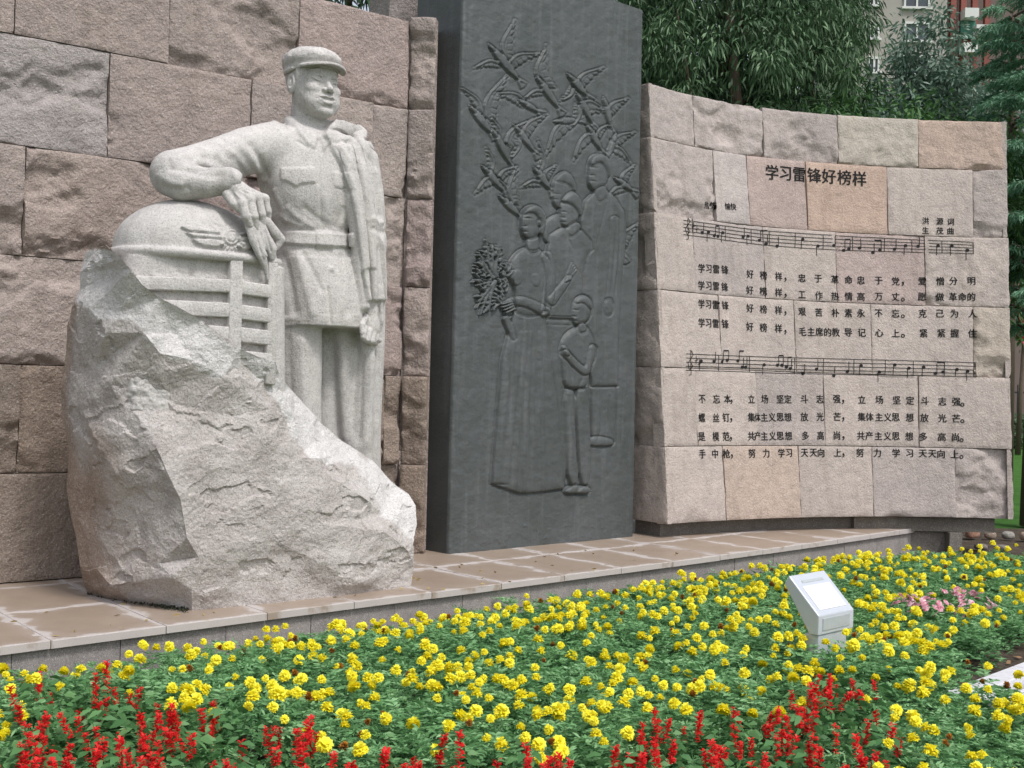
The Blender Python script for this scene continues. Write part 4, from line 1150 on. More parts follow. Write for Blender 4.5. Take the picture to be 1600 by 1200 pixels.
def brim_fn(X, Y, Z):
    r = np.sqrt((X / 9.2) ** 2 + ((Y + 3.6) / 9.6) ** 2)
    zc = 6.0 - 0.024 * X ** 2 + 0.20 * (Y + 9) * 1.0
    return np.maximum(np.maximum((r - 1) * 7.5, np.abs(Z - zc) - 0.48), Y + 5.2)
Br.op((-10, -16, 1), (10, -4, 8), brim_fn, 0.3)
V, Q = Br.mesh(); V = smooth_v(V, Q, 2)
place('cap_brim', head_tf(V), Q, M_FIG)

# ---- right hand draped over the truck, holding a cloth
Hn = Field(L(330, 330, .0) - [.05, .22, .62], L(445, 270, .0) + [.25, .42, .10], 0.0055)
wr = L(362, 290, .13)
Hn.cap(L(350, 286, .15), L(372, 296, .11), .052, .056, k=.01)
knk = [L(378, 318, .035), L(391, 313, .045), L(403, 309, .065), L(413, 311, .095)]
for i, kp in enumerate(knk):
    Hn.cap(L(368 + 2 * i, 296 + i, .10), kp, .05, .031, k=.02)
ft = [[(384, 338, .015), (390, 352, .03)], [(397, 338, .02), (399, 357, .04)], [(409, 335, .045), (410, 354, .06)], [(418, 330, .085), (419, 345, .10)]]
for i, (kp, f) in enumerate(zip(knk, ft)):
    Hn.chain([kp, L(*f[0]), L(*f[1])], [.032 - .001 * i, .029 - .001 * i, .023 - .001 * i], k=.004)
    Hn.ell(kp, .034, k=.01)
    Hn.ell(L(*f[0]), .030 - .001 * i, k=.006)
Hn.chain([L(356, 304, .11), L(364, 318, .06), L(372, 326, .05), L(381, 331, .05)], [.036, .028, .024, .018], k=.01)
V, Q = Hn.mesh(); V = smooth_v(V, Q, 1, .3)
V = folds(V, Q, [([(366, 300), (377, 312)], 1.5, .004), ([(372, 297), (390, 309)], 1.5, .004), ([(378, 296), (402, 306)], 1.5, .004)])
place('hand', V, Q, M_FIG)
Cl = Field(L(380, 440, .0) - [.05, .10, .05], L(445, 335, .0) + [.22, .35, .05], 0.006)
Cl.chain([L(390, 352, .04), L(398, 375, .03), L(408, 398, .03), L(414, 415, .045), L(418, 436, .06)], [.034, .038, .034, .022, .009], k=.03, sc=(1, .7, 1))
Cl.chain([L(406, 350, .06), L(414, 372, .045), L(424, 388, .05), L(425, 402, .06)], [.034, .04, .038, .024], k=.03, sc=(1, .7, 1))
Cl.chain([L(416, 345, .09), L(428, 362, .09), L(438, 374, .10), L(432, 388, .10)], [.03, .036, .034, .018], k=.025, sc=(1, .8, 1))
V, Q = Cl.mesh(); V = smooth_v(V, Q, 1, .4)
V = folds(V, Q, [([(398, 358), (405, 384), (414, 412)], 1.6, -.008), ([(414, 358), (421, 380), (424, 396)], 1.6, -.010), ([(407, 356), (413, 384), (417, 404)], 1.6, .006)])
place('cloth', V, Q, M_FIG)
# ---- left hand at the coat's edge
Hl = Field(L(560, 545, .30) - [.08, .05, .03], L(602, 470, .30) + [.18, .32, .05], 0.0055)
Hl.cap(L(580, 476, .44), L(581, 500, .42), .06, .05, k=.01, sc=(1, .8, 1))
Hl.ell(L(580, 512, .42), (.07, .055, .085), k=.02)
for i, (x0, y0, dd) in enumerate(((570, 512, .37), (577, 517, .375), (584, 519, .39), (590, 516, .41))):
    Hl.chain([L(x0, y0, dd), L(x0 - 3, y0 + 14, dd - .02), L(x0 + 3, y0 + 22 - 2 * i, dd + .03)], [.024, .022, .018], k=.004)
Hl.chain([L(570, 496, .40), L(565, 508, .36), L(566, 520, .345)], [.028, .024, .018], k=.008)
V, Q = Hl.mesh(); V = smooth_v(V, Q, 1, .3)
place('hand', V, Q, M_FIG)

# ---- truck front
Tk = Field((-0.95, -0.02, 1.0), (0.75, 1.1, 2.75), 0.0075)
hood = [lslice(*r) for r in ((313.5, 283, 305, .46, .06), (317, 258, 322, .45, .14), (325, 234, 347, .44, .22), (338, 212, 376, .43, .27), (355, 193, 404, .42, .31), (375, 181, 421, .41, .33), (402, 175, 428, .41, .34))]
Tk.loft(hood, k=.01, e=2.5)
Tk.loft([lslice(*r) for r in ((398, 169, 430, .40, .345), (401, 166, 432, .40, .358), (408, 166, 432, .40, .358), (412, 169, 430, .40, .345))], k=.006, e=2.8)
Tk.loft([lslice(*r) for r in ((412, 172, 428, .42, .315), (500, 172, 428.5, .42, .315), (640, 172, 430, .42, .315))], k=.008, e=5)
V, Q = Tk.mesh(); V = smooth_v(V, Q, 1, .4)
def wing(sx):
    c = 361
    m = lambda pts: [((c + (x - c) * sx * -1 if sx > 0 else x), y) for x, y in pts]
    return m
W1 = [(281, 355), (290, 353), (342, 361), (344, 366), (294, 362)]
W2 = [(290, 364), (346, 368), (346, 374), (302, 371)]
W3 = [(299, 373), (342, 375), (350, 383), (338, 387), (318, 385), (306, 380)]
def mir(p): return [(361 + (361 - x) * 0.62, y + (361 - x) * 0.10 + 1) for x, y in p]
em = [(p, .020, 1.0) for p in (W1, W2, W3)] + [(mir(p), .020, 1.0) for p in (W1, W2, W3)]
circ = lambda x, y, r, n=14: [(x + r * math.cos(6.283 * k / n), y + r * math.sin(6.283 * k / n)) for k in range(n)]
em += [(circ(361, 371, 12), .016, .8), (circ(361, 371, 9), -.010, .8), (circ(361, 371, 7), .014, .8)]
em += [([(361 + 13 * math.cos(a) - 1.3, 373 + 13 * math.sin(a)), (361 + 13 * math.cos(a) + 1.3, 373 + 13 * math.sin(a)), (361 + 21 * math.cos(a) + 1.6, 373 + 21 * math.sin(a)), (361 + 21 * math.cos(a) - 1.6, 373 + 21 * math.sin(a))], .018, .8) for a in (0.5, 0.85, 1.2, 1.57, 1.94, 2.3, 2.65)]
P_ = px_of(V)
rough = fbm(V * 22, 3) * .010 * sst(420, 430, P_[:, 1]) * sst(418, 410, P_[:, 0])
V = V + vnormals(V, Q) * rough[:, None]
V = folds(V, Q, [([(310, 316), (322, 330), (330, 350), (352, 356)], 1.6, -.006), ([(330, 318), (345, 335), (380, 345)], 1.6, -.005)], em)
place('truck_hood', V, Q, M_FIG)
def bar_px(name, a, b, hh, d0=.075, th=.05):
    A, B = L(a[0], a[1], d0), L(b[0], b[1], d0)
    A2, B2 = A.copy(), B.copy(); A2[2] = A[2] + hh; B2[2] = B[2] + hh
    Vb = np.array([A, B, B2, A2] + [p + [0, th, 0] for p in (A, B, B2, A2)])
    me = mesh(name, Vb, [(0, 1, 2, 3), (1, 5, 6, 2), (4, 0, 3, 7), (3, 2, 6, 7), (4, 5, 1, 0)])
    b_ = bmesh.new(); b_.from_mesh(me); bmesh.ops.bevel(b_, geom=b_.edges[:], offset=.008, segments=2, affect='EDGES', profile=.5); b_.to_mesh(me); b_.free()
    return link(name, me, M_FIG, statue, True)
for a_, b_, h_ in (((212, 452), (362, 457), .066), ((248, 491), (362, 496), .074), ((312, 531), (362, 535), .080),
                   ((372, 459), (424, 466), .068), ((372, 498), (424, 505), .076), ((372, 534), (425, 540), .078), ((372, 571), (426, 576), .08)):
    bar_px('grille_bar', a_, b_, h_ + .016, .058, .12)
bar_px('grille_pillar', (356, 600), (376, 602), .80, .052, .12)
bar_px('grille_frame', (416, 600), (431, 602), .78, .060, .16)
# ---- the boulder: surveyed facets, broken up by fracture noise
RK = {}
def lp(n, px, py, d=None): RK[n] = (px, py, (Lz(px, py) if d is None else L(px, py, d)))
sil = [(136, 927, None), (165, 935, None), (205, 941, None), (255, 948, None), (300, 954, None), (345, 950, None), (420, 943, None), (520, 932, None), (600, 922, None), (642, 917, None),
       (648, 885, .10), (646, 850, .12), (651, 820, .22), (650, 790, .30), (640, 772, .36), (620, 758, .42), (603, 742, .48),
       (585, 722, .46), (560, 705, .42), (530, 684, .38), (500, 658, .34), (475, 632, .30), (452, 606, .25), (436, 588, .12), (430, 566, .045),
       (405, 558, .03), (376, 545, .02), (345, 524, .015), (316, 500, .015), (280, 480, .015), (248, 464, .015), (222, 444, .02), (203, 420, .03), (190, 404, .06), (178, 392, .16), (165, 382, .34),
       (149, 386, .58), (133, 394, .72), (126, 425, .76), (126, 452, .76), (113, 478, .80), (106, 510, .84), (101, 560, .86), (96, 610, .88), (97, 650, .88), (108, 700, .84), (104, 760, .86), (110, 800, .84), (118, 840, .82), (124, 885, .80)]
inner = [(190, 487, .16), (165, 520, .24), (140, 480, .45), (225, 520, .05), (250, 552, .03), (300, 562, .02), (272, 520, .08), (320, 590, .04), (350, 590, .02), (378, 566, .06), (400, 590, .08), (402, 612, .06), (388, 618, .04), (380, 590, .03),
         (430, 610, .12), (455, 650, .16), (490, 690, .20), (520, 712, .22), (555, 722, .28), (590, 752, .30), (628, 790, .24), (600, 800, .16), (636, 845, .10), (420, 640, .06), (415, 675, .03), (430, 705, .02), (470, 712, .05), (500, 716, .07),
         (505, 735, .05), (560, 770, .08), (600, 830, .06), (640, 862, .06), (440, 760, .0), (520, 820, .0), (420, 840, -.02), (540, 900, -.01), (380, 720, .03), (340, 690, .04), (300, 700, .02), (330, 740, .0), (320, 800, -.01), (310, 870, -.02), (300, 920, .0),
         (370, 650, .07), (300, 640, .08), (250, 620, .12), (215, 650, .14), (200, 682, .20), (245, 700, .02), (260, 735, -.02), (282, 780, -.04), (292, 840, -.05), (270, 900, .04), (150, 690, .40), (125, 695, .62), (130, 640, .55), (120, 560, .65), (150, 570, .42), (175, 600, .28), (190, 630, .24),
         (140, 770, .60), (180, 790, .40), (205, 830, .34), (215, 870, .28), (160, 850, .55), (230, 760, .16), (185, 740, .26), (240, 830, .16), (248, 880, .14), (150, 890, .60), (200, 910, .34), (170, 915, .45)]
pts = sil + inner
P2 = [Vector((p[0], p[1])) for p in pts]
from mathutils.geometry import delaunay_2d_cdt
ns = len(sil)
vo, eo, fo, ov, oe, of = delaunay_2d_cdt(P2, [(i, (i + 1) % ns) for i in range(ns)], [], 0, 1e-6)
loc = [L(p[0], p[1], p[2]) if p[2] is not None else Lz(p[0], p[1]) for p in pts]
src = [o_[0] for o_ in ov]
tri = []
silp = np.array([(p[0], p[1]) for p in sil], float)
for f_ in fo:
    c = np.mean([vo[i] for i in f_], axis=0)
    if poly_sd(np.array([c]), silp)[0] > 0: tri.append([src[i] for i in f_])
tri = np.array(tri); V = np.array(loc)
# close the back
ce = V[:ns].mean(0) + np.array([0.1, 0.45, 0])
back = []
for i in range(ns):
    p = V[i].copy(); q = p * 0.72 + ce * 0.28; q[1] = max(p[1] + 0.12, 0.45); q[2] = max(0.0, p[2] - 0.12) if p[2] > 0.02 else 0.0
    back.append(q)
V = np.concatenate([V, back, [[ce[0], 0.85, 0.9]]])
nb = len(pts)
extra = []
for i in range(ns):
    j = (i + 1) % ns
    extra += [(j, i, nb + i), (j, nb + i, nb + j), (nb + j, nb + i, nb + ns)]
# orientation of front triangles: normal towards -y
T = []
for t_ in tri:
    n_ = np.cross(V[t_[1]] - V[t_[0]], V[t_[2]] - V[t_[0]])
    cl = (np.array([0, 0, EYE]) - SO) @ LM - V[t_[0]]
    T.append(t_ if n_ @ cl > 0 else t_[::-1])
front_n = len(T)
bm = bmesh.new()
bv = [bm.verts.new(v) for v in V]
for t_ in T + extra:
    try: bm.faces.new([bv[i] for i in t_])
    except ValueError: pass
bmesh.ops.recalc_face_normals(bm, faces=bm.faces[:])
for it in range(5):
    es = [e for e in bm.edges if e.calc_length() > 0.016]
    if not es: break
    bmesh.ops.subdivide_edges(bm, edges=es, cuts=1, use_grid_fill=True)
    bmesh.ops.triangulate(bm, faces=[f for f in bm.faces if len(f.verts) > 3])
me = bpy.data.meshes.new('boulder'); bm.to_mesh(me); bm.free()
nV = len(me.vertices); co = np.zeros(nV * 3, np.float32); me.vertices.foreach_get('co', co); co = co.reshape(-1, 3).astype(float)
no = np.zeros(nV * 3, np.float32); me.vertices.foreach_get('normal', no); no = no.reshape(-1, 3).astype(float)
big = fbm(co * 2.2 + 3, 3); bd, bvv, bdir = cells(co * 3.6 + 0.4 * fbm(co * 4, 2)[:, None], 5)
led = fbm(co * np.array([2.2, 2.2, 3.2]) + 50, 4)
disp = 0.026 * big + 0.024 * (bdir[:, 0] * (bvv - .5) + bdir[:, 2] * (.6 - bvv)) + 0.0045 * fbm(co * 9, 3) + 0.0025 * fbm(co * 38, 3) \
       - 0.014 * sst(0.36, 0.41, led)
fade = sst(0.0, 0.10, co[:, 2])
Pp = px_of(co)
edge = sst(0, 14, poly_sd(Pp, silp)) * 0.7 + 0.3
co += no * (disp * edge * (0.25 + 0.75 * fade))[:, None]
co[:, 2] = np.maximum(co[:, 2], -0.005)
me.vertices.foreach_set('co', co.astype(np.float32).ravel()); me.update()
# colour of the stone itself: freshly cut pale zone at the top, brown natural skin on the left flank
att = me.color_attributes.new(name='skin', type='FLOAT_COLOR', domain='POINT')
fresh = [(120, 385), (210, 395), (260, 455), (330, 520), (420, 565), (470, 620), (530, 680), (600, 735), (655, 780), (655, 860), (600, 800), (560, 725), (500, 716), (455, 690), (430, 620), (400, 600), (378, 570), (330, 592), (290, 565), (250, 553), (190, 490), (150, 500), (125, 470)]
sdf_ = poly_sd(Pp, fresh) + 10 * fbm(co * 5, 3)
a_ = sst(-3, 3, sdf_)
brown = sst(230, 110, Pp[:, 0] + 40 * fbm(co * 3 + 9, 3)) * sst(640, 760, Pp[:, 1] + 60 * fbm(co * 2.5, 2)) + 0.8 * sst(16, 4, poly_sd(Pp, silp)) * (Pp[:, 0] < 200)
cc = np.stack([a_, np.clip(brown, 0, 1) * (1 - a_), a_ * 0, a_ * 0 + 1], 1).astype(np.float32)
att.data.foreach_set('color', cc.ravel())
def boulder_mat():
    t = NT("boulder_granite"); v = t.objvec()
    at = t.n('ShaderNodeVertexColor'); at.layer_name = 'skin'
    sp = t.n('ShaderNodeSeparateColor'); t.l(at.outputs[0], sp.inputs[0])
    big = t.noise(v, 3.2, 6, 0.65)
    base = t.ramp(big, [(0.3, (0.38, 0.34, 0.325)), (0.5, (0.45, 0.415, 0.395)), (0.72, (0.52, 0.49, 0.47))])
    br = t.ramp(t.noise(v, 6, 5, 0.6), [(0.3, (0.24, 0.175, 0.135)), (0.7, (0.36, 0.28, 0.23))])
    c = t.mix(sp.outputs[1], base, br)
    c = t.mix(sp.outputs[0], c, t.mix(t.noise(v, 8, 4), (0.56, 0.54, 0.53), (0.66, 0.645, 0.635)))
    g = t.noise(v, 105, 2, 0.8)
    c = t.mix(t.ramp(g, [(0.37, 1.0), (0.47, 0.0)]), c, t.mix(1.0, c, (0.66, 0.64, 0.63), 'MULTIPLY'))
    g2 = t.noise(v, 60, 3, 0.8)
    c = t.mix(t.ramp(g2, [(0.54, 0.0), (0.68, 1.0)]), c, t.mix(0.35, c, (0.80, 0.77, 0.74)))
    h = t.math('ADD', t.noise(v, 45, 6, 0.7), t.math('MULTIPLY', t.noise(v, 13, 5, 0.65), 2.2))
    return t.done(c, 0.9, t.bump(h, 0.7, 0.022), 0.25)
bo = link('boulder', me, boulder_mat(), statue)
me.polygons.foreach_set('use_smooth', np.ones(len(me.polygons), bool))
try: me.set_sharp_from_angle(angle=math.radians(32))
except Exception: pass
# ------------------------------------------------------------------ carved writing and staves on the curved wall
from mathutils.bvhtree import BVHTree
_V, _F, _n = [], [], 0
for o in curved.children:
    if o.name.startswith('stone'):
        me = o.data; co = np.zeros(len(me.vertices) * 3, np.float32); me.vertices.foreach_get('co', co); co = co.reshape(-1, 3)
        _V.append(co); _F += [tuple(i + _n for i in p.vertices) for p in me.polygons]; _n += len(co)
BVH = BVHTree.FromPolygons([Vector(v) for v in np.concatenate(_V).astype(float)], _F)
M_INK = plain('carved_letters', (0.014, 0.013, 0.013), 0.9, 0.2, 8)
_tc = bpy.data.curves.new('glyph', 'FONT'); _tc.align_x = 'CENTER'; _tc.align_y = 'CENTER'; _tc.offset = 0.0
_to = bpy.data.objects.new('glyph', _tc); COL.objects.link(_to)
_cache = {}
def glyph(ch):
    if ch not in _cache:
        _tc.body = ch
        dg = bpy.context.evaluated_depsgraph_get(); dg.update()
        m = _to.evaluated_get(dg).to_mesh()
        V = np.array([v.co[:] for v in m.vertices]); Fc = [tuple(p.vertices) for p in m.polygons]
        _to.evaluated_get(dg).to_mesh_clear()
        V[:, :2] -= (V[:, :2].max(0) + V[:, :2].min(0)) / 2
        _cache[ch] = (V, Fc)
    return _cache[ch]
def press(V, N, off):
    """lay points on the stone face along its normal"""
    out = []
    for p in V:
        o = Vector(p + N * 0.2); h = BVH.ray_cast(o, Vector(-N), 0.4)
        out.append(np.array(h[0]) + N * off if h[0] is not None else p + N * (0.035 + off))
    return out
def frame(px, py):
    u, w = curve_uv(px, py); P, N = S_curve(np.array(u), np.array(w)); P2, _ = S_curve(np.array(u + .002), np.array(w))
    X = P2 - P; X[2] = 0; X /= np.linalg.norm(X); Y = np.cross(N, X)
    return P, N, X, Y
def carve(name, items, size):
    mb = MB()
    for ch, px, py in items:
        P, N, X, Y = frame(px, py); V, Fc = glyph(ch)
        if ch in '，。': V = V * [1.35, 1.35, 1] + [.05, -.30, 0]
        for q_, (ox, oy) in enumerate(((0, 0), (.022, 0), (-.022, .0), (0, .018))):
            mb.add(press(P + (V[:, :1] + ox) * X * size + (V[:, 1:2] + oy) * Y * size, N, .0040 + .0004 * q_), Fc)
    return mb.build(name, M_INK, curved)
C5 = lambda xs: [980 + x / 2.5806 for x in xs]
def row(name, s, xs, ys, size):
    """xs in picture pixels, ys a polyline of (x, y)"""
    yx, yy = zip(*ys)
    carve(name, [(c, x, float(np.interp(x, yx, yy))) for c, x in zip(s, xs)], size)
row('title', '学习雷锋好榜样', [1203.6, 1225, 1247, 1269.5, 1292, 1316, 1340], [(1200, 270.5), (1250, 274), (1345, 281)], .172)
row('inscription', '热情愉快', [1103, 1112, 1133, 1142], [(1100, 321), (1145, 324.5)], .078)
row('inscription', '洪源词', [1444, 1466.5, 1483.6], [(1440, 346), (1490, 348)], .082)
row('inscription', '生茂曲', [1444, 1466.5, 1483.6], [(1440, 361), (1490, 362)], .082)
XA = C5([291, 320, 350, 386, 487, 541, 602, 628])
row('inscription', '学习雷锋好榜样，忠于革命忠于党，爱憎分明', XA + C5([698, 763, 831, 886, 936, 1008, 1077, 1104, 1184, 1257, 1310, 1384]), [(1092, 420), (1130, 422.5), (1168, 429), (1215, 433), (1250, 435), (1300, 437.5), (1400, 440), (1517, 440)], .096)
row('inscription', '学习雷锋好榜样，工作热情高万丈。愿做革命的', XA + C5([698, 766, 831, 886, 936, 1007, 1076, 1104, 1184, 1257, 1310, 1347, 1384]), [(1092, 446.5), (1130, 449), (1168, 454), (1215, 458), (1250, 461), (1300, 463.5), (1400, 464.5), (1517, 464.5)], .096)
row('inscription', '学习雷锋好榜样，艰苦朴素永不忘。克己为人', XA + C5([698, 766, 834, 886, 936, 1008, 1076, 1104, 1186, 1257, 1314, 1388]), [(1092, 475.5), (1130, 478), (1168, 482), (1215, 485.6), (1250, 487.6), (1300, 489.5), (1400, 490.5), (1517, 490.5)], .096)
row('inscription', '学习雷锋好榜样，毛主席的教导记心上。紧紧握住', XA + C5([700, 735, 768, 802, 835, 886, 940, 1010, 1076, 1104, 1190, 1262, 1316, 1388]), [(1092, 505), (1130, 507), (1168, 511), (1215, 514), (1250, 518.6), (1300, 519.6), (1400, 521), (1517, 521.5)], .098)
c7 = lambda xs: [1060 + x / 5.926 for x in xs]
c8 = lambda xs: [1280 + x / 5.714 for x in xs]
R7 = [(1092, 624), (1300, 623.8), (1400, 625.5), (1503, 628.5)]
row('inscription', '不忘本，立场坚定斗志强，立场坚定斗志强。', c7([200, 328, 428, 462, 652, 785, 928, 1000, 1150, 1295]) + c8([140, 192, 368, 525, 682, 800, 927, 1085, 1212, 1262]), [(x, y) for x, y in R7], .096)
row('inscription', '螺丝钉，集体主义思想放光芒，集体主义思想放光芒。', c7([200, 328, 420, 462, 652, 715, 783, 855, 928, 1000, 1150, 1297]) + c8([143, 192, 362, 435, 520, 600, 672, 797, 925, 1085, 1210, 1262]), [(x, y + 29 - .008 * (x - 1092)) for x, y in R7], .096)
row('inscription', '是模范，共产主义思想多高尚，共产主义思想多高尚。', c7([195, 325, 420, 458, 652, 712, 780, 855, 925, 1000, 1155, 1300]) + c8([143, 195, 355, 430, 515, 597, 672, 793, 918, 1083, 1205, 1255]), [(x, y + 58.5 - .008 * (x - 1092)) for x, y in R7], .096)
row('inscription', '手中枪，努力学习天天向上，努力学习天天向上。', c7([200, 322, 422, 465, 655, 788, 930, 1005, 1148, 1232, 1302]) + c8([148, 195, 350, 505, 675, 795, 915, 1000, 1078, 1200, 1257]), [(x, y + 85.5 - .010 * (x - 1092)) for x, y in R7], .096)
bpy.data.objects.remove(_to)
def line_on_wall(mb, pts, w=.0065, step=5.0):
    """thin cut line through picture-surveyed points"""
    P = []
    for (a, b) in zip(pts[:-1], pts[1:]):
        n = max(1, int(math.hypot(b[0] - a[0], b[1] - a[1]) / step))
        for k in range(n): P.append((a[0] + (b[0] - a[0]) * k / n, a[1] + (b[1] - a[1]) * k / n))
    P.append(pts[-1])
    W = []; fr = [frame(*p) for p in P]
    for i, (p, n_, x, y) in enumerate(fr):
        q0, q1 = fr[max(i - 1, 0)][0], fr[min(i + 1, len(fr) - 1)][0]; d = q1 - q0; d /= np.linalg.norm(d); s_ = np.cross(n_, d)
        W += [p - s_ * w / 2, p + s_ * w / 2]
    W2 = [press([a], fr[i // 2][1], .004)[0] for i, a in enumerate(W)]
    mb.add(W2, [(2 * i, 2 * i + 2, 2 * i + 3, 2 * i + 1) for i in range(len(P) - 1)])
def disc_on_wall(mb, px, py, r=.017):
    P, N, X, Y = frame(px, py)
    V = [P + X * r * 1.25 * math.cos(a) + Y * r * math.sin(a) for a in np.linspace(0, 2 * math.pi, 10)[:-1]]
    mb.add(press(V, N, .0045), [tuple(range(9))])
def stave(top, bot, notes, bars, beams):
    mb = MB(); tx, ty = zip(*top); bx_, by_ = zip(*bot)
    yat = lambda x, f: float(np.interp(x, tx, ty)) * (1 - f) + float(np.interp(x, bx_, by_)) * f
    for k in range(5):
        f = k / 4
        xs = sorted(set(list(tx)))
        line_on_wall(mb, [(x, yat(x, f)) for x in xs], .0062, 8)
    mb.build('stave', M_INK, curved)
    mb = MB()
    for x, f, up in notes:
        y = yat(x, f); disc_on_wall(mb, x, y)
        dx = 2.2 if up else -2.2
        line_on_wall(mb, [(x + dx, y), (x + dx, y + (-15 if up else 15))], .0075, 5)
    for x in bars: line_on_wall(mb, [(x, yat(x, 0)), (x, yat(x, 1))], .007, 6)
    for a, b in beams:
        ya = min(yat(a[0], a[1]), yat(b[0], b[1])) - 15 if a[2] else max(yat(a[0], a[1]), yat(b[0], b[1])) + 15
        d = 2.2 if a[2] else -2.2
        line_on_wall(mb, [(a[0] + d, ya), (b[0] + d, ya)], .014, 4)
    x = tx[0] + 7
    line_on_wall(mb, [(x, yat(x, -.25)), (x + 1, yat(x, 1.25)), (x - 2, yat(x, 1.3))], .008, 4)
    line_on_wall(mb, [(x + 1, yat(x, -.2)), (x + 4, yat(x, .05)), (x - 4, yat(x, .55)), (x - 1, yat(x, .95)), (x + 4, yat(x, .75)), (x, yat(x, .5))], .008, 3)
    for k in (0, 1):
        line_on_wall(mb, [(x + 9 + k * 5, yat(x, .1 + .2 * k)), (x + 9 + k * 5, yat(x, .6 + .2 * k))], .006, 4)
        line_on_wall(mb, [(x + 7 + k * 5, yat(x, .42 + .2 * k)), (x + 12 + k * 5, yat(x, .34 + .2 * k))], .008, 4)
    mb.build('music_notes', M_INK, curved)
stave([(1064, 345), (1100, 350), (1150, 356.5), (1193, 361.5), (1250, 366), (1304, 369), (1400, 374), (1519.5, 379.5)], [(1064, 367.5), (1100, 372), (1150, 379), (1193, 384), (1250, 388.5), (1304, 391.5), (1400, 394), (1519.5, 397.5)],
      [(1093, .7, 1), (1103, .6, 0), (1112, .8, 1), (1118, .8, 1), (1126, .5, 0), (1158, .6, 1), (1166, .5, 0), (1184, .7, 1), (1194, .9, 1), (1211, 1.0, 1), (1251, .4, 0), (1275, .8, 0), (1300, .7, 1), (1316, 1.0, 1), (1324, .9, 1), (1341, .8, 1), (1362, 1.1, 1), (1373, .9, 1), (1396, .8, 1), (1413, .5, 0), (1433, .5, 1), (1464, .4, 0), (1485, .4, 0), (1510, .7, 0)],
      [1130, 1171, 1199, 1239, 1283, 1330, 1380, 1423, 1470, 1519],
      [((1112, .8, 1), (1118, .8, 1)), ((1184, .7, 1), (1194, .9, 1)), ((1316, 1.0, 1), (1324, .9, 1)), ((1362, 1.1, 1), (1373, .9, 1))])
stave([(1068, 553.5), (1130, 556), (1200, 558.5), (1300, 561), (1400, 563.5), (1524, 567)], [(1068, 579), (1130, 580.5), (1200, 583), (1300, 585), (1400, 587), (1524, 589.5)],
      [(1092, .4, 0), (1112, .4, 1), (1125, .4, 1), (1133, .3, 1), (1150, .3, 1), (1157, .7, 1), (1162, .7, 1), (1191, .5, 0), (1212, .5, 1), (1219, .5, 1), (1226, .6, 1), (1232, .7, 1), (1252, 1.0, 1), (1273, .7, 1), (1300, 1.1, 1), (1322, .8, 1), (1343, .4, 0), (1372, .8, 0), (1396, .3, 0), (1418, .5, 0), (1441, .4, 0), (1460, .8, 1), (1472, .7, 1), (1494, .5, 0), (1511, .6, 0)],
      [1119, 1168, 1239, 1284, 1332, 1381, 1425, 1474, 1522, 1524],
      [((1125, .4, 1), (1133, .3, 1)), ((1150, .3, 1), (1157, .7, 1)), ((1212, .5, 1), (1219, .5, 1)), ((1226, .6, 1), (1232, .7, 1)), ((1460, .8, 1), (1472, .7, 1))])
# ------------------------------------------------------------------ trees, buildings and what stands beyond the wall
def leaf_mat(name, dark, mid, light, rough=0.55, trans=0.25):
    t = NT(name)
    at = t.n('ShaderNodeVertexColor'); at.layer_name = 'tint'
    sp = t.n('ShaderNodeSeparateColor'); t.l(at.outputs[0], sp.inputs[0])
    c = t.ramp(sp.outputs[0], [(0.0, dark), (0.55, mid), (1.0, light)])
    t.l(c, t.b.inputs['Base Color']); t.b.inputs['Roughness'].default_value = rough; t.b.inputs['Specular IOR Level'].default_value = 0.35
    tr = t.n('ShaderNodeBsdfTranslucent'); t.l(c, tr.inputs[0])
    mx = t.n('ShaderNodeMixShader'); mx.inputs[0].default_value = trans
    t.l(t.b.outputs[0], mx.inputs[1]); t.l(tr.outputs[0], mx.inputs[2]); t.l(mx.outputs[0], t.out.inputs[0])
    return t.m
def leaves_mesh(name, C_, D, length, width, rs, droop=0.3, seg=2, tint=None):
    """C_ base points, D directions; one bent blade of 2 quads per leaf"""
    n = len(C_); D = D / np.linalg.norm(D, axis=1)[:, None]
    R = rs.normal(size=(n, 3)); S_ = np.cross(D, R); S_ /= np.linalg.norm(S_, axis=1)[:, None]
    Ln = length * rs.uniform(.7, 1.3, n)[:, None]; Wd = width * rs.uniform(.8, 1.2, n)[:, None]
    g = np.array([0, 0, -1.0])
    mid = C_ + D * Ln * .5 + g * Ln * droop * .12; tip = C_ + D * Ln * .95 + g * Ln * droop * .5
    V = np.stack([C_ - S_ * Wd * .15, C_ + S_ * Wd * .15, mid - S_ * Wd * .5, mid + S_ * Wd * .5, tip - S_ * Wd * .08, tip + S_ * Wd * .08], 1).reshape(-1, 3)
    b = np.arange(n)[:, None] * 6
    Q = np.concatenate([b + [0, 1, 3, 2], b + [2, 3, 5, 4]])
    me = mesh(name, V, Q)
    tint = rs.uniform(0, 1, n) if tint is None else tint
    att = me.color_attributes.new(name='tint', type='FLOAT_COLOR', domain='POINT')
    cc = np.repeat(np.stack([tint, tint, tint, np.ones(n)], 1), 6, 0).astype(np.float32); att.data.foreach_set('color', cc.ravel())
    return me
M_BARK = plain('bark', (0.10, 0.075, 0.055), 0.9, 0.35, 14, bump=0.6)
M_LF_DARK = leaf_mat('leaf_dark', (0.020, 0.050, 0.020), (0.065, 0.135, 0.058), (0.24, 0.37, 0.20))
M_LF_MID = leaf_mat('leaf_mid', (0.025, 0.080, 0.018), (0.075, 0.175, 0.05), (0.17, 0.31, 0.11))
M_LF_SILV = leaf_mat('leaf_silver', (0.05, 0.10, 0.065), (0.14, 0.22, 0.16), (0.30, 0.40, 0.32))
M_LF_CON = leaf_mat('leaf_conifer', (0.05, 0.13, 0.07), (0.12, 0.26, 0.15), (0.24, 0.42, 0.28))
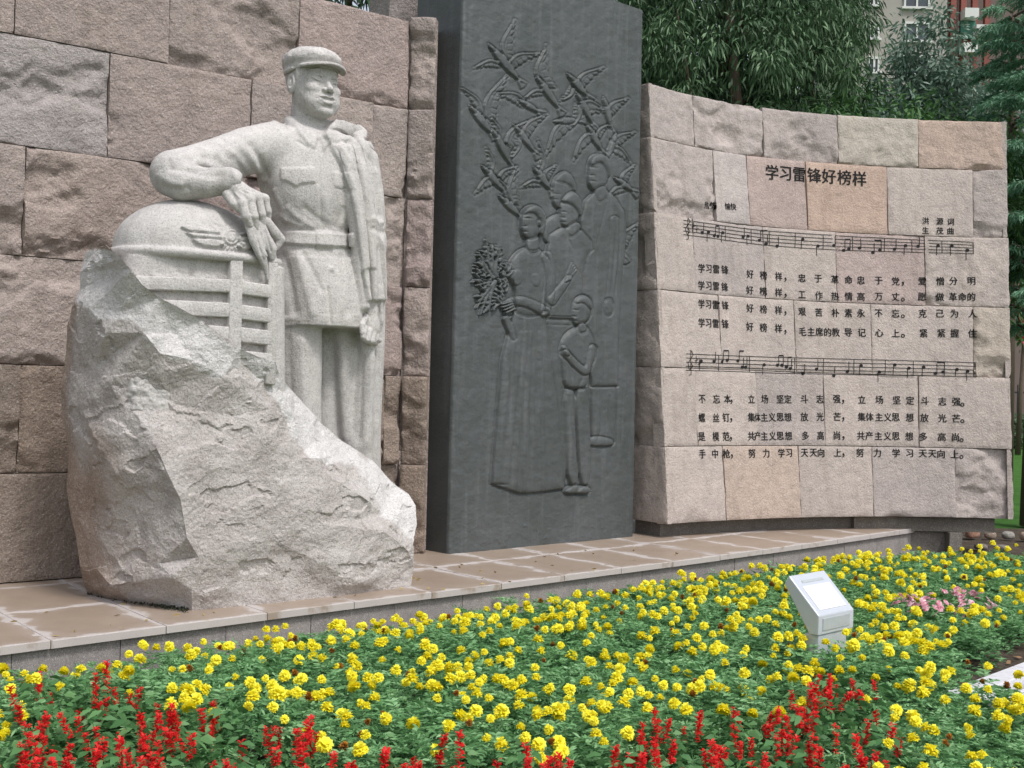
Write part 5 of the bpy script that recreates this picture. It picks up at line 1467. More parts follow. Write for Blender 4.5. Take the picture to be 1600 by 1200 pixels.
def clump_points(rs, centre, radii, nclump, per, cr):
    """leaf positions: many loose sprays scattered through the crown"""
    u = rs.normal(size=(nclump, 3)); u /= np.linalg.norm(u, axis=1)[:, None]
    c = centre + u * (rs.uniform(.25, 1, nclump) ** .5)[:, None] * radii
    c += .12 * np.array(radii) * rs.normal(size=c.shape)
    C_, D = [], []
    v = rs.normal(size=(nclump, per, 3)); v /= np.linalg.norm(v, axis=2)[..., None]
    P = c[:, None] + v * cr * rs.uniform(.1, 1, (nclump, per, 1))
    Dd = v * .8 + np.array([0, 0, -.35])
    return P.reshape(-1, 3), Dd.reshape(-1, 3), c, np.repeat(rs.uniform(0, 1, nclump), per)
def tree(name, label, base, crown, radii, mat, nclump, per, cr, leaf, seed, droop=.5, trunk_r=.16, cat='tree', group=None, hang=0.0, limbs=7, multi=1):
    rs = np.random.RandomState(seed)
    root = empty(name, label, cat, loc=tuple(base), group=group)
    b = np.array(base, float); cc = np.array(crown, float) - b
    mb = MB()
    for m in range(multi):
        off = rs.normal(size=3) * [.25, .25, 0] * (multi > 1)
        top = cc + [0, 0, radii[2] * .5] + off * 3
        pts = [off, off + (top - off) * .3 + rs.normal(size=3) * .08, off + (top - off) * .62 + rs.normal(size=3) * .15, top]
        mb.tube(pts, [trunk_r, trunk_r * .8, trunk_r * .5, trunk_r * .12], 10)
    mb.build('trunk', M_BARK, root, True)
    mb = MB()
    for k in range(limbs):
        t = rs.uniform(.35, .9); a = rs.uniform(0, 6.283)
        s_ = pts[0] + (pts[3] - pts[0]) * t; e = cc + np.array([math.cos(a) * radii[0], math.sin(a) * radii[1], rs.uniform(-.5, .8) * radii[2]]) * .8
        mb.tube([s_, (s_ + e) / 2 + [0, 0, .25], e], [trunk_r * .38, trunk_r * .22, trunk_r * .06], 6)
    mb.build('branch', M_BARK, root, True)
    P, D, c, ct = clump_points(rs, cc, np.array(radii), nclump, per, cr)
    D = D * (1 - hang) + np.array([0, 0, -1.0]) * hang + .15 * rs.normal(size=D.shape)
    tint = np.clip(.45 * ct + .55 * rs.uniform(0, 1, len(P)) ** 1.4, 0, 1)
    keep = (P[:, 2] + b[2]) > 0.15
    me = leaves_mesh('crown', P[keep], D[keep], leaf[0], leaf[1], rs, droop, tint=tint[keep])
    link('crown', me, mat, root)
    return root
def gpt(px, Y, z=0.0):
    p = onY(px, 620, Y); return np.array([p[0], Y, z])
def zat(px, py, Y): return onY(px, py, Y)[2]
tree('narrow_leaved_tree', 'dark tree with hanging narrow leaves directly behind the curved wall beside the bronze slab', gpt(1120, 17.5), (*gpt(1110, 17.0)[:2], 6.6), (1.9, 1.5, 3.7), M_LF_DARK, 640, 100, .36, (.095, .024), 1, .8, .2, hang=.22)
tree('narrow_leaved_tree', 'dark full crowned tree behind the middle of the curved wall', gpt(1270, 18.6), (*gpt(1245, 18.2)[:2], 6.2), (1.0, 1.3, 3.1), M_LF_DARK, 360, 100, .34, (.095, .024), 2, .8, .2, hang=.22)
tree('narrow_leaved_tree', 'dark tree glimpsed above the left wall next to the rear pier', gpt(600, 15.5), (*gpt(590, 15.5)[:2], 8.1), (2.2, 1.4, 2.3), M_LF_DARK, 300, 55, .42, (.17, .032), 3, .8, .2, hang=.22)
tree('dark_tree', 'very dark tree closing the gap behind the slab and wall', gpt(1040, 21), (*gpt(1060, 21)[:2], 5.6), (2.6, 1.2, 4.6), M_LF_DARK, 420, 50, .6, (.22, .06), 12, .5, .25)
tree('bushy_tree', 'fresh green bushy tree rising just above the right half of the curved wall', gpt(1350, 17), (*gpt(1340, 16.6)[:2], 4.2), (1.35, 1.0, 1.55), M_LF_MID, 300, 50, .32, (.13, .035), 4, .5, .1)
tree('bushy_tree', 'low green bush top showing over the wall beside the conifer', gpt(1490, 17.5), (*gpt(1480, 17.2)[:2], 4.1), (1.1, .9, 1.6), M_LF_MID, 230, 50, .32, (.12, .034), 5, .5, .1)
tree('silver_leaved_tree', 'pale silver green tree in front of the grey building', gpt(1440, 24), (*gpt(1440, 24)[:2], 6.3), (1.2, 1.0, 2.7), M_LF_SILV, 420, 70, .34, (.12, .045), 6, .3, .12)
tree('silver_leaved_tree', 'pale leafy tree filling in between the grey building and the conifer', gpt(1530, 27), (*gpt(1515, 27)[:2], 6.0), (1.4, 1.0, 2.5), M_LF_SILV, 380, 70, .38, (.13, .05), 7, .3, .12)
# feathery conifer on the right: tiered drooping sprays
def conifer(label, base, H, spread, seed, z0=1.5):
    rs = np.random.RandomState(seed); root = empty('feathery_conifer', label, 'tree', loc=tuple(base))
    mb = MB(); mb.tube([(0, 0, 0), (.05, .02, H * .5), (0, 0, H)], [.17, .11, .02], 10); mb.build('trunk', M_BARK, root, True)
    mb = MB(); P, D, T = [], [], []
    z = z0
    while z < H:
        r = spread * (1 - .45 * (z - z0) / (H - z0)) * rs.uniform(.75, 1.1); a = rs.uniform(0, 6.283)
        e = np.array([math.cos(a) * r, math.sin(a) * r, z + r * .12]); s_ = np.array([0, 0, z])
        mb.tube([s_, (s_ + e) / 2 + [0, 0, .1], e], [.03, .018, .005], 5)
        tb = rs.uniform(0, 1)
        for k in range(46):
            t = rs.uniform(.2, 1); q = s_ + (e - s_) * t + [0, 0, .1 * math.sin(t * 3.14)]
            sd_ = np.cross(e - s_, [0, 0, 1]); sd_ /= np.linalg.norm(sd_); sg = rs.choice([-1, 1])
            d0 = sd_ * sg * .7 + (e - s_) / r * .5 + [0, 0, -.35]
            for j in range(9):
                P.append(q + d0 * j * .035 + rs.normal(size=3) * .012); D.append(d0 + rs.normal(size=3) * .6 + [0, 0, -.2]); T.append(.5 * tb + .5 * rs.uniform())
        z += rs.uniform(.05, .11)
    mb.build('branch', M_BARK, root, True)
    link('crown', leaves_mesh('crown', np.array(P), np.array(D), .085, .018, rs, .4, tint=np.array(T)), M_LF_CON, root)
conifer('tall feathery pale green conifer at the right edge beside the curved wall', gpt(1618, 16.5), 9.5, 1.0, 21, 2.6)
conifer('smaller feathery conifer standing farther back behind the tall one', gpt(1570, 22), 8.8, .95, 22, 4.4)

# grey apartment block
def wbox(name, a, b, mat, parent, mbx=None):
    c = (np.array(a) + np.array(b)) / 2; s_ = np.abs(np.array(b) - np.array(a)); m2 = MB(); m2.box(c, s_); return m2.build(name, mat, parent)
M_BLD = plain('grey_render', (0.34, 0.32, 0.29), 0.9, 0.18, 1.5, bump=.2); M_BLD2 = plain('dark_render', (0.16, 0.12, 0.11), 0.9, 0.2, 1.0)
M_WHITE = plain('white_paint', (0.60, 0.60, 0.58), 0.6, 0.06, 5); M_GLASSW = plain('window_glass', (0.035, 0.045, 0.055), 0.12, 0.2, 2, spec=.6)
M_RUST = plain('rust_red_paint', (0.22, 0.07, 0.055), 0.7, 0.25, 6); M_GREENP = plain('green_sheet', (0.05, 0.16, 0.12), 0.7, 0.2, 4)
YB = 48.0
bld = empty('apartment_building', 'grey rendered apartment block with white framed windows behind the trees', 'building', loc=tuple(gpt(1400, YB)))
ob = np.array(bld.location)
def B(px, py, dy=0.0): p = onY(px, py, YB + dy) - ob; return p
x0, x1 = B(1338, 100)[0], B(1478, 100)[0]; zt = 26.0
wbox('wall', (x0, 0, 0), (x1, 9, zt), M_BLD, bld)
wbox('wall', (x1 + .01, 1.6, 0), (x1 + 14, 9, zt), M_BLD2, bld)
wbox('parapet', (x0 - .15, -.15, zt + .003), (x1 + .15, 9.1, zt + .5), M_BLD, bld)
def window(px0, px1, py0, py1, kx=2):
    a, b = B(px0, py1), B(px1, py0)
    f = MB(); w = .09
    f.box(((a[0] + b[0]) / 2, -.04, b[2] + w / 2), (b[0] - a[0] + 2 * w, .12, w)); f.box(((a[0] + b[0]) / 2, -.05, a[2] - w / 2), (b[0] - a[0] + 2.6 * w, .16, w))
    for k in range(kx + 1): f.box((a[0] + (b[0] - a[0]) * k / kx, -.04, (a[2] + b[2]) / 2), (w * .8, .10, b[2] - a[2]))
    fr = f.build('window', M_WHITE, bld)
    p = MB(); p.box(((a[0] + b[0]) / 2, -.015, (a[2] + b[2]) / 2), (b[0] - a[0], .024, b[2] - a[2])); p.build('pane', M_GLASSW, fr)
for fl in range(-3, 6):
    dyp = fl * 52
    window(1358, 1372, 41 + dyp, 60 + dyp, 2); window(1413, 1451, -5 + dyp - 8, 11 + dyp, 2)
# steel frame with service boxes on the recessed side
fr = MB()
for px in (1481, 1496, 1512, 1530, 1550): p = B(px, 0); fr.box((p[0], .5, 11), (.22, .22, 22))
for k in range(8): fr.box((B(1515, 0)[0], .5, 3 + 2.6 * k), (B(1550, 0)[0] - B(1481, 0)[0], .18, .18))
fr.build('steel_frame', M_RUST, bld)
for px, py in ((1516, 22), (1514, 76), (1534, 48)):
    p = B(px, py); u = MB(); u.box((p[0], .05, p[2]), (.55, .5, .38)); un = u.build('air_conditioner', M_WHITE, bld)
p = B(1516, 44); wbox('green_sheet', (p[0] - .3, .2, p[2] - .35), (p[0] + .3, .3, p[2] + .35), M_GREENP, bld)
far = empty('tower_block', 'dark distant building at the top right corner behind the conifer', 'building', loc=tuple(gpt(1650, 70)))
wbox('wall', (-2.4, 0, 0), (8, 9, 36), M_BLD2, far)
m2 = MB()
for k in range(10):
    for j in range(4): m2.box((-1.6 + j * 2.2, -.02, 3 + k * 3.2), (1.2, .1, 1.4))
tag(m2.build('window_grid', M_WHITE, far), kind='stuff')
# low shop-like building with a red fascia seen past the wall's end
YS = 56.0
shop = empty('low_building', 'low white columned building with a red fascia seen past the end of the curved wall', 'building', loc=tuple(gpt(1600, YS)))
M_REDF = plain('red_fascia', (0.35, 0.06, 0.06), 0.6, 0.15, 3); M_BLUEG = plain('bluish_glass', (0.10, 0.12, 0.19), 0.15, 0.2, 2, spec=.6)
wbox('wall', (-9, 2, 0), (14, 10, 7.4), M_WHITE, shop); wbox('fascia', (-9.2, -.3, 5.6), (14.2, 1.98, 6.35), M_REDF, shop); wbox('eave', (-9.4, -.5, 6.36), (14.4, 2.2, 6.6), M_WHITE, shop)
for k in range(-4, 7):
    m2 = MB(); m2.box((k * 1.9 - .35, .2, 2.78), (.42, .42, 5.6)); m2.build('column', M_WHITE, shop)
    m2 = MB(); m2.box((k * 1.9 + .6, 1.9, 2.6), (1.3, .15, 4.9)); m2.build('glass_panel', M_BLUEG, shop)
# iron fence and clipped hedge at the far side of the lawn
M_IRON = plain('dark_iron', (0.02, 0.022, 0.028), 0.5, 0.2, 5)
fence = empty('iron_fence', 'dark iron railing beyond the lawn behind the hedge', 'fence', loc=tuple(gpt(1590, 46)))
m2 = MB(); m2.box((0, 0, .5), (24, .05, .06)); m2.build('rail', M_IRON, fence); m2 = MB(); m2.box((0, 0, 2.0), (24, .05, .06)); m2.build('rail', M_IRON, fence)
pm = None
for k in range(-20, 21):
    if pm is None: m2 = MB(); m2.box((0, 0, 1.15), (.035, .035, 2.3)); pm = m2.mesh('bar')
    o = link('bar', pm, M_IRON, fence); o.location = (k * .28, 0, 0)
rs = np.random.RandomState(44)
hb = gpt(1600, 43.5); hedge = empty('hedge', 'dark clipped hedge along the far edge of the lawn', 'hedge', loc=tuple(hb))
n = 9000; P = np.stack([rs.uniform(-7, 9, n), rs.uniform(-.5, .5, n), rs.uniform(.05, 1.15, n) ** 1], 1)
link('foliage', leaves_mesh('foliage', P, rs.normal(size=(n, 3)) + [0, -.4, .3], .16, .09, rs, .2), M_LF_DARK, hedge)
# flowering shrub with red blooms behind the conifer
rs = np.random.RandomState(9); sb = gpt(1592, 38)
shrub = empty('flowering_tree', 'small tree with pinkish red blossom between conifer and low building', 'tree', loc=tuple(sb))
mb = MB(); mb.tube([(0, 0, 0), (.1, 0, 3.6)], [.1, .04], 8); mb.build('trunk', M_BARK, shrub, True)
P, D, c, ct = clump_points(rs, np.array([0, 0, 5.0]), np.array([1.5, 1, 1.6]), 90, 40, .35)
link('crown', leaves_mesh('crown', P, D, .16, .07, rs, .3), M_LF_MID, shrub)
M_BLOOM = leaf_mat('blossom', (0.30, 0.02, 0.04), (0.45, 0.05, 0.08), (0.6, 0.22, 0.25))
link('blossom', leaves_mesh('blossom', P[::9] + [0, -.2, 0], D[::9], .16, .13, rs, .1), M_BLOOM, shrub)
# edging stones beyond the bed
BST = [(1519, 844, .27, .19, (0.40, 0.22, 0.15)), (1547, 845, .24, .15, (0.33, 0.25, 0.19)), (1575, 845, .29, .15, (0.34, 0.32, 0.28)), (1601, 847, .26, .16, (0.40, 0.30, 0.22)), (1629, 849, .28, .16, (0.33, 0.29, 0.24)), (1532, 862, .30, .12, (0.22, 0.19, 0.17)), (1566, 864, .34, .12, (0.24, 0.21, 0.19))]
LBL = ['squarish reddish edging stone nearest the end of the curved wall', 'rounded brown edging stone second from the wall end', 'long grey topped edging stone third from the wall end', 'tan edging stone fourth from the wall end at the picture edge', 'greyish edging stone beyond the picture edge', 'flat dark stone lying in front of the reddish edging stone', 'flat dark stone lying in front of the long grey edging stone']
for k, (px, py, w, h, col) in enumerate(BST):
    b_ = bmesh.new(); bmesh.ops.create_icosphere(b_, subdivisions=3, radius=.5); V = np.array([v.co[:] for v in b_.verts])
    e = 4.5 if k == 0 else 2.5
    V = V / (np.abs(V * 2) ** e).sum(1)[:, None] ** (1 / e) * .5 * 1.0 if True else V
    V = V * (1 + .12 * fbm(V * 2.5 + k * 9, 3))[:, None] * [w * 1.15, w * .9, h * 1.25]
    for v, c_ in zip(b_.verts, V): v.co = c_
    me = bpy.data.meshes.new('edging_stone'); b_.to_mesh(me); b_.free()
    o = link('edging_stone', me, granite('edging_stone_%d' % k, col, grain=90, use_obj_col=False, streak=False, bump=.4), None, True)
    q0 = onz(px, py, 0); o.location = (q0[0], q0[1], h * .45); o.rotation_euler = (0, 0, .3 * k)
    tag(o, LBL[k], 'stone', 'stones edging the bed')
# ------------------------------------------------------------------ information lectern standing in the flowers
def uvec(a): a = np.array(a, float); return a / np.linalg.norm(a)
e1 = uvec((.27, .26, 0)); e2 = np.array([e1[1], -e1[0], 0]); FL = np.array([1.735, 6.76, 0.0])
M_ALU = plain('brushed_metal', (0.50, 0.53, 0.58), 0.38, 0.05, 12, spec=.5, metal=.25); M_FACE = plain('printed_panel', (0.66, 0.66, 0.67), 0.35, 0.03, 20); M_PLAQ = plain('small_plate', (0.36, 0.39, 0.40), 0.4, 0.2, 30)
sgn = empty('information_stand', 'small pale metal lectern sign with a tilted top standing among the marigolds', 'sign', loc=tuple(FL), rz=math.atan2(e1[1], e1[0]))
# local: x along the front edge, -y towards the viewer, z up
wd, run, rise, zf = .37, .20, .20, .475
def prism(name, prof, x0, x1, mat, bev=.006):
    n = len(prof); V = [(x, y, z) for x in (x0, x1) for y, z in prof]
    me = mesh(name, V, [tuple(range(n - 1, -1, -1)), tuple(range(n, 2 * n))] + [(i, (i + 1) % n, n + (i + 1) % n, n + i) for i in range(n)])
    b_ = bmesh.new(); b_.from_mesh(me); bmesh.ops.recalc_face_normals(b_, faces=b_.faces[:]); bmesh.ops.bevel(b_, geom=b_.edges[:], offset=bev, segments=2, affect='EDGES', profile=.5); b_.to_mesh(me); b_.free()
    return link(name, me, mat, sgn)
prism('top_box', [(0, zf), (run, zf + rise), (run + .03, zf + rise - .05), (.06, zf - .11), (0, zf - .11)], 0, wd, M_ALU)
prism('post', [(.008, -.02), (.008, zf - .112), (.10, zf - .112), (.10, -.02)], .015, wd - .06, M_ALU)
nrm = uvec((0, -rise, run)); tl = uvec((0, run, rise))
def face_plate(name, x0, x1, t0, t1, mat, off=.003, th=.003):
    o0 = np.array([0, 0, zf]); L_ = math.hypot(run, rise)
    P = [o0 + np.array([x, 0, 0]) + tl * t * L_ + nrm * o for o in (off - th, off) for x, t in ((x0, t0), (x1, t0), (x1, t1), (x0, t1))]
    return link(name, mesh(name, P, [(4, 5, 6, 7), (0, 4, 7, 3), (1, 2, 6, 5), (0, 1, 5, 4), (2, 3, 7, 6)]), mat, sgn)
face_plate('text_panel', .045, wd - .045, .12, .70, M_FACE); face_plate('header_slot', .075, wd - .075, .78, .84, M_PLAQ, .002)
for k in range(5):
    face_plate('print_line', .09, wd - .09 - .03 * (k % 3), .22 + .09 * k, .222 + .09 * k + .004, plain('faint_print_%d' % k, (0.62, 0.60, 0.58), .5, .1, 30), .0045, .001)
link('front_plate', mesh('front_plate', [(.04, -.004, zf - .085), (wd - .05, -.004, zf - .085), (wd - .05, -.004, zf - .02), (.04, -.004, zf - .02), (.04, .001, zf - .085), (wd - .05, .001, zf - .085), (wd - .05, .001, zf - .02), (.04, .001, zf - .02)],
     [(0, 1, 2, 3), (0, 3, 7, 4), (1, 5, 6, 2), (3, 2, 6, 7), (0, 4, 5, 1)]), M_PLAQ, sgn)

# ------------------------------------------------------------------ flowers
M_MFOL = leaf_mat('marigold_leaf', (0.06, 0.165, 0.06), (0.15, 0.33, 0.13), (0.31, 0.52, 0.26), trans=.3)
M_SFOL = leaf_mat('salvia_leaf', (0.025, 0.09, 0.03), (0.07, 0.19, 0.06), (0.17, 0.34, 0.13), trans=.3)
def petal_mat(name, a, b, c, tr=.35):
    m = leaf_mat(name, a, b, c, .6, tr); return m
M_YEL = petal_mat('yellow_petal', (0.82, 0.64, 0.01), (0.92, 0.82, 0.02), (0.96, 0.92, 0.10))
M_ORA = petal_mat('spent_petal', (0.10, 0.05, 0.02), (0.32, 0.14, 0.03), (0.55, 0.24, 0.03))
M_RED = petal_mat('red_petal', (0.45, 0.006, 0.008), (0.75, 0.014, 0.016), (0.90, 0.06, 0.05))
M_PINK = petal_mat('pink_petal', (0.62, 0.10, 0.20), (0.72, 0.38, 0.45), (0.85, 0.72, 0.74))
def feathery(rs, nl=22, H=.26, R=.15):
    P, D, T, Ls = [], [], [], []
    for i in range(nl):
        a = rs.uniform(0, 6.283); el = rs.uniform(.05, 1.1); z = rs.uniform(.05, H * .8)
        d = np.array([math.cos(a) * math.cos(el), math.sin(a) * math.cos(el), math.sin(el) * .8]); b = np.array([math.cos(a), math.sin(a), 0]) * rs.uniform(0, R * .45) + [0, 0, z]
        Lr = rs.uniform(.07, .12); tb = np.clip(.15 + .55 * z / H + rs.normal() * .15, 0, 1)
        s_ = np.cross(d, [0, 0, 1.0]); s_ /= np.linalg.norm(s_)
        for j in range(7):
            t = (j + 1) / 7; q = b + d * Lr * t - np.array([0, 0, .35 * Lr * t * t])
            for sg in ((-1, 1) if j < 6 else (0,)):
                P.append(q); D.append(d * (.55 if sg else 1) + s_ * sg * .9 + rs.normal(size=3) * .12); T.append(tb + rs.normal() * .12)
    return np.array(P), np.array(D), np.clip(T, 0, 1)
def ovate(rs, nl=60, H=.27, R=.13):
    P, D, T = [], [], []
    for i in range(nl):
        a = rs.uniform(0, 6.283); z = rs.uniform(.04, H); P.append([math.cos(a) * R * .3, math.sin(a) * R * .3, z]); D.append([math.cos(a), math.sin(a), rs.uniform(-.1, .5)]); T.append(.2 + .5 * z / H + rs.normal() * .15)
    return np.array(P), np.array(D), np.clip(T, 0, 1)
def head_parts(rs, r=.027):
    """ruffled double flower: petals in four whorls"""
    P, D, T = [], [], []
    for ring, (n, el, rad) in enumerate(((13, .05, 0), (12, .4, .002), (10, .8, .003), (7, 1.25, .003))):
        for k in range(n):
            a = 6.283 * (k + .5 * (ring % 2)) / n + rs.normal() * .1; e = el + rs.normal() * .10
            P.append([0, 0, ring * .0045]); D.append([math.cos(a) * math.cos(e), math.sin(a) * math.cos(e), math.sin(e)]); T.append(.45 + .15 * ring + rs.normal() * .18)
    return np.array(P), np.array(D), np.clip(T, 0, 1), r
def petals_mesh(name, P, D, T, r, rs, wfac=.8):
    """broad ruffled petal: narrow foot, wide notched end"""
    n = len(P); D = D / np.linalg.norm(D, axis=1)[:, None]; up = np.array([0, 0, 1.0]); S_ = np.cross(D, up + .01); S_ /= np.linalg.norm(S_, axis=1)[:, None]; N = np.cross(S_, D)
    Ln = r * rs.uniform(.85, 1.12, n)[:, None]; w = r * wfac * rs.uniform(.8, 1.2, n)[:, None]; z1 = rs.normal(size=(n, 1)) * .10 * r; z2 = rs.normal(size=(n, 1)) * .10 * r
    V = np.stack([P, P + D * Ln * .62 - S_ * w * .5 + N * .05 * r, P + D * Ln * .62 + S_ * w * .5 + N * z1, P + D * Ln - S_ * w * .42 + N * (z2 - .22 * r), P + D * Ln * .93 + N * (z1 - .05 * r), P + D * Ln + S_ * w * .42 - N * (z2 + .22 * r)], 1).reshape(-1, 3)
    b = np.arange(n)[:, None] * 6; Q = np.concatenate([b + [0, 2, 1], b + [1, 2, 4], b + [1, 4, 3], b + [2, 5, 4]])
    me = mesh(name, V, Q); att = me.color_attributes.new(name='tint', type='FLOAT_COLOR', domain='POINT')
    att.data.foreach_set('color', np.repeat(np.stack([T, T, T, np.ones(n)], 1), 6, 0).astype(np.float32).ravel()); return me
rs = np.random.RandomState(77)
FOL = [leaves_mesh('foliage', *feathery(rs)[:2], .034, .0095, rs, .3, tint=None) for _ in range(0)]
FOL = []
for k in range(6):
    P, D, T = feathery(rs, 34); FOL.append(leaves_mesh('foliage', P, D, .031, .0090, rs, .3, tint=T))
SOL = []
for k in range(4):
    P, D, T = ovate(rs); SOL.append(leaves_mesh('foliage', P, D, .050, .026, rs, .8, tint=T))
HD = []
for k in range(6):
    P, D, T, r = head_parts(rs, rs.uniform(.024, .030)); HD.append(petals_mesh('flower_head', P * [1, 1, .6], D * [1, 1, .62], T, r * .98, rs))
HB = []
for k in range(2):
    P, D, T, r = head_parts(rs, .019); D[:, 2] += .6; HB.append(petals_mesh('spent_flower_head', P, D, T, r, rs))
SP = []
for k in range(5):
    h = rs.uniform(.09, .14); P, D, T = [], [], []
    for j in range(64):
        t = rs.uniform(0, 1); a = rs.uniform(0, 6.283); P.append([0, 0, h * t]); D.append([math.cos(a), math.sin(a), .35 + .5 * t]); T.append(rs.uniform(.2, .9))
    SP.append(petals_mesh('flower_spike', np.array(P), np.array(D), np.array(T), .021, rs, .55))
IM = []
for k in range(3):
    P, D, T = [], [], []
    for j in range(5): a = 6.283 * j / 5; P.append([0, 0, 0]); D.append([math.cos(a), math.sin(a), .15]); T.append(rs.uniform(0, 1))
    IM.append(petals_mesh('flower_head', np.array(P), np.array(D), np.array(T), .024, rs, 1.0))
M_STEM = plain('green_stem', (0.07, 0.15, 0.05), 0.7)
mb = MB(); mb.tube([(0, 0, -.09), (0, 0, 0)], .0022, 4); STEM = mb.mesh('flower_stem')
# where each kind grows, surveyed at flower height
SALV = [[(-40, 1235), (-40, 1180), (60, 1120), (40, 1045), (110, 1040), (165, 1070), (215, 1075), (280, 1120), (290, 1150), (330, 1105), (390, 1095), (430, 1110), (455, 1165), (500, 1110), (530, 1150), (520, 1260), (-60, 1260)],
        [(555, 1260), (560, 1185), (640, 1160), (690, 1190), (780, 1150), (800, 1130), (850, 1170), (960, 1150), (1010, 1140), (1060, 1120), (1140, 1085), (1190, 1105), (1270, 1070), (1330, 1040), (1395, 1080), (1400, 1130), (1380, 1260)]]
rs = np.random.RandomState(123)
spots = []
sp_ = .19
for ix in range(-40, 50):
    for iy in range(10, 90):
        x, y = (ix + .5 * (iy % 2)) * sp_ + rs.normal() * .035, iy * sp_ * .87 + rs.normal() * .035
        if y < 3.3 or y > 11.75 + .15 * math.sin(3 * x): continue
        p = np.array([x, y]); rel = p - A0[:2]; s0 = rel @ WD[:2]; dd = rel @ WN[:2]
        if s0 < S1 + .05 and dd < np.polyval(pf, min(s0, S1)) + .17: continue
        if s0 >= S1 + .05 and dd < np.polyval(pf, S1) - .45 + .25 * (s0 - S1): continue
        if (p - K0) @ kn > -.10 and (p - K0) @ kd > -.48: continue
        if (p - K0) @ kn > -.34 and (p - K0) @ kd > .1: continue
        if y > 14.4 and x > 5.0: continue
        qx, qy = topix(np.array([x, y, .3]))
        if qx < -90 or qx > 1690 or qy > 1330: continue
        if np.linalg.norm(p - (FL[:2] + e1[:2] * wd * .5 - e2[:2] * .05)) < .15: continue
        spots.append((x, y, float(qx), float(qy)))
for a_, b_ in ((.06, .15), (.20, .17), (.34, .15)):
    q_ = FL[:2] + e1[:2] * a_ + e2[:2] * b_; qx, qy = topix(np.array([q_[0], q_[1], .3])); spots.append((float(q_[0]), float(q_[1]), float(qx), float(qy)))
spots.sort(key=lambda t: t[0] ** 2 + t[1] ** 2)
kinds = {'m': [], 's': [], 'i': []}
for (x, y, qx, qy) in spots:
    P1 = np.array([[qx, qy]])
    d = max(poly_sd(P1, q_)[0] for q_ in SALV)
    if d > rs.normal() * 6: kinds['s'].append((x, y, qx, qy))
    elif ((qx - 1480) / 85) ** 2 + ((qy - 930) / 17) ** 2 < 1 and rs.rand() < .8: kinds['i'].append((x, y, qx, qy))
    else: kinds['m'].append((x, y, qx, qy))
print('plants', {k: len(v) for k, v in kinds.items()})
def density(x, y): return float(np.clip(.5 + 1.3 * fbm(np.array([[x * .9, y * .9, 3.3]]), 3)[0], .0, 1.0))
def plan_m(x, y, r):
    rl = np.array([x, y]) - A0[:2]; gap_ = rl @ WN[:2] - np.polyval(pf, min(rl @ WD[:2], S1)); sc = r.uniform(.95, 1.28) * (1.0 if y < 7.5 else .88) * float(.74 + .26 * sst(.15, .9, gap_)); sc = 1.38 if math.hypot(x - FL[0] - .22, y - FL[1] + .02) < .42 and y < FL[1] + .1 else sc; rz = r.uniform(0, 6.283); hs = []
    nh = r.poisson((1.0 + 1.5 * density(x, y)) * (1.0 if y < 8 else .85))
    for _ in range(min(nh, 6)):
        a, q = r.uniform(0, 6.283), .15 * math.sqrt(r.uniform(0, 1))
        if any(math.hypot(q * math.cos(a) - h_[2], q * math.sin(a) - h_[3]) < .055 for h_ in hs): continue
        old = r.rand() < .09
        hs.append((old, r.randint(2 if old else 6), q * math.cos(a), q * math.sin(a), r.uniform(.215, .285) * (1 if not old else .93), r.uniform(-.5, .5), r.uniform(-.5, .5) - .25, r.uniform(.7, 1.2)))
    return sc, rz, r.randint(6), hs
LM_ = 'yellow flowered marigold plant with feathery leaves in the bed before the platform'
idx_m = 0; rest = []
inview = [p for p in kinds['m'] if -20 < p[2] < 1620 and p[3] < 1225]
near_set = set(id(p) for p in inview[:300])
for p in kinds['m']:
    x, y, qx, qy = p; pl_ = plan_m(x, y, rs)
    if id(p) in near_set:
        sc, rz, fi, hs = pl_
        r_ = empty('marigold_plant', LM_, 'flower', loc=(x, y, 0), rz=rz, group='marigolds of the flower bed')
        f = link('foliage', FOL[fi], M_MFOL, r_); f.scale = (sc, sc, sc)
        for (old, k, hx, hy, hz, rx, ry, hsz) in hs:
            o = link('spent_flower_head' if old else 'flower_head', (HB if old else HD)[k], M_ORA if old else M_YEL, r_)
            o.location = (hx * sc, hy * sc, hz * sc); o.rotation_euler = (rx, ry, rz * 3); o.scale = (hsz,) * 3
    else: rest.append((x, y, pl_))
def mesh_arrays(me):
    n = len(me.vertices); co = np.zeros(n * 3, np.float32); me.vertices.foreach_get('co', co)
    k = len(me.polygons[0].vertices); f = np.zeros(len(me.polygons) * k, np.int32); me.polygons.foreach_get('vertices', f)
    c = np.zeros(n * 4, np.float32); me.color_attributes['tint'].data.foreach_get('color', c)
    return co.reshape(-1, 3).astype(float), f.reshape(-1, k), c.reshape(-1, 4)
def joined(name, items, mat, label, parent=None):
    """items: (mesh, 4x4 matrix)"""
    Vs, Fs, Cs, n = [], [], [], 0; cache = {}
    for me, M in items:
        if me.name not in cache: cache[me.name] = mesh_arrays(me)
        v, f, c = cache[me.name]; Mn = np.array(M); Vs.append(v @ Mn[:3, :3].T + Mn[:3, 3]); Fs.append(f + n); Cs.append(c); n += len(v)
    if not Vs: return
    me = mesh(name, np.concatenate(Vs), np.concatenate(Fs)); att = me.color_attributes.new(name='tint', type='FLOAT_COLOR', domain='POINT')
    att.data.foreach_set('color', np.concatenate(Cs).ravel()); o = link(name, me, mat, parent)
    if parent is None: tag(o, label, kind='stuff')
    return o
from mathutils import Euler
def TRS(loc, eul, s): return Matrix.LocRotScale(Vector(loc), Euler(eul), Vector((s, s, s)))
fi_, hi_, bi_ = [], [], []
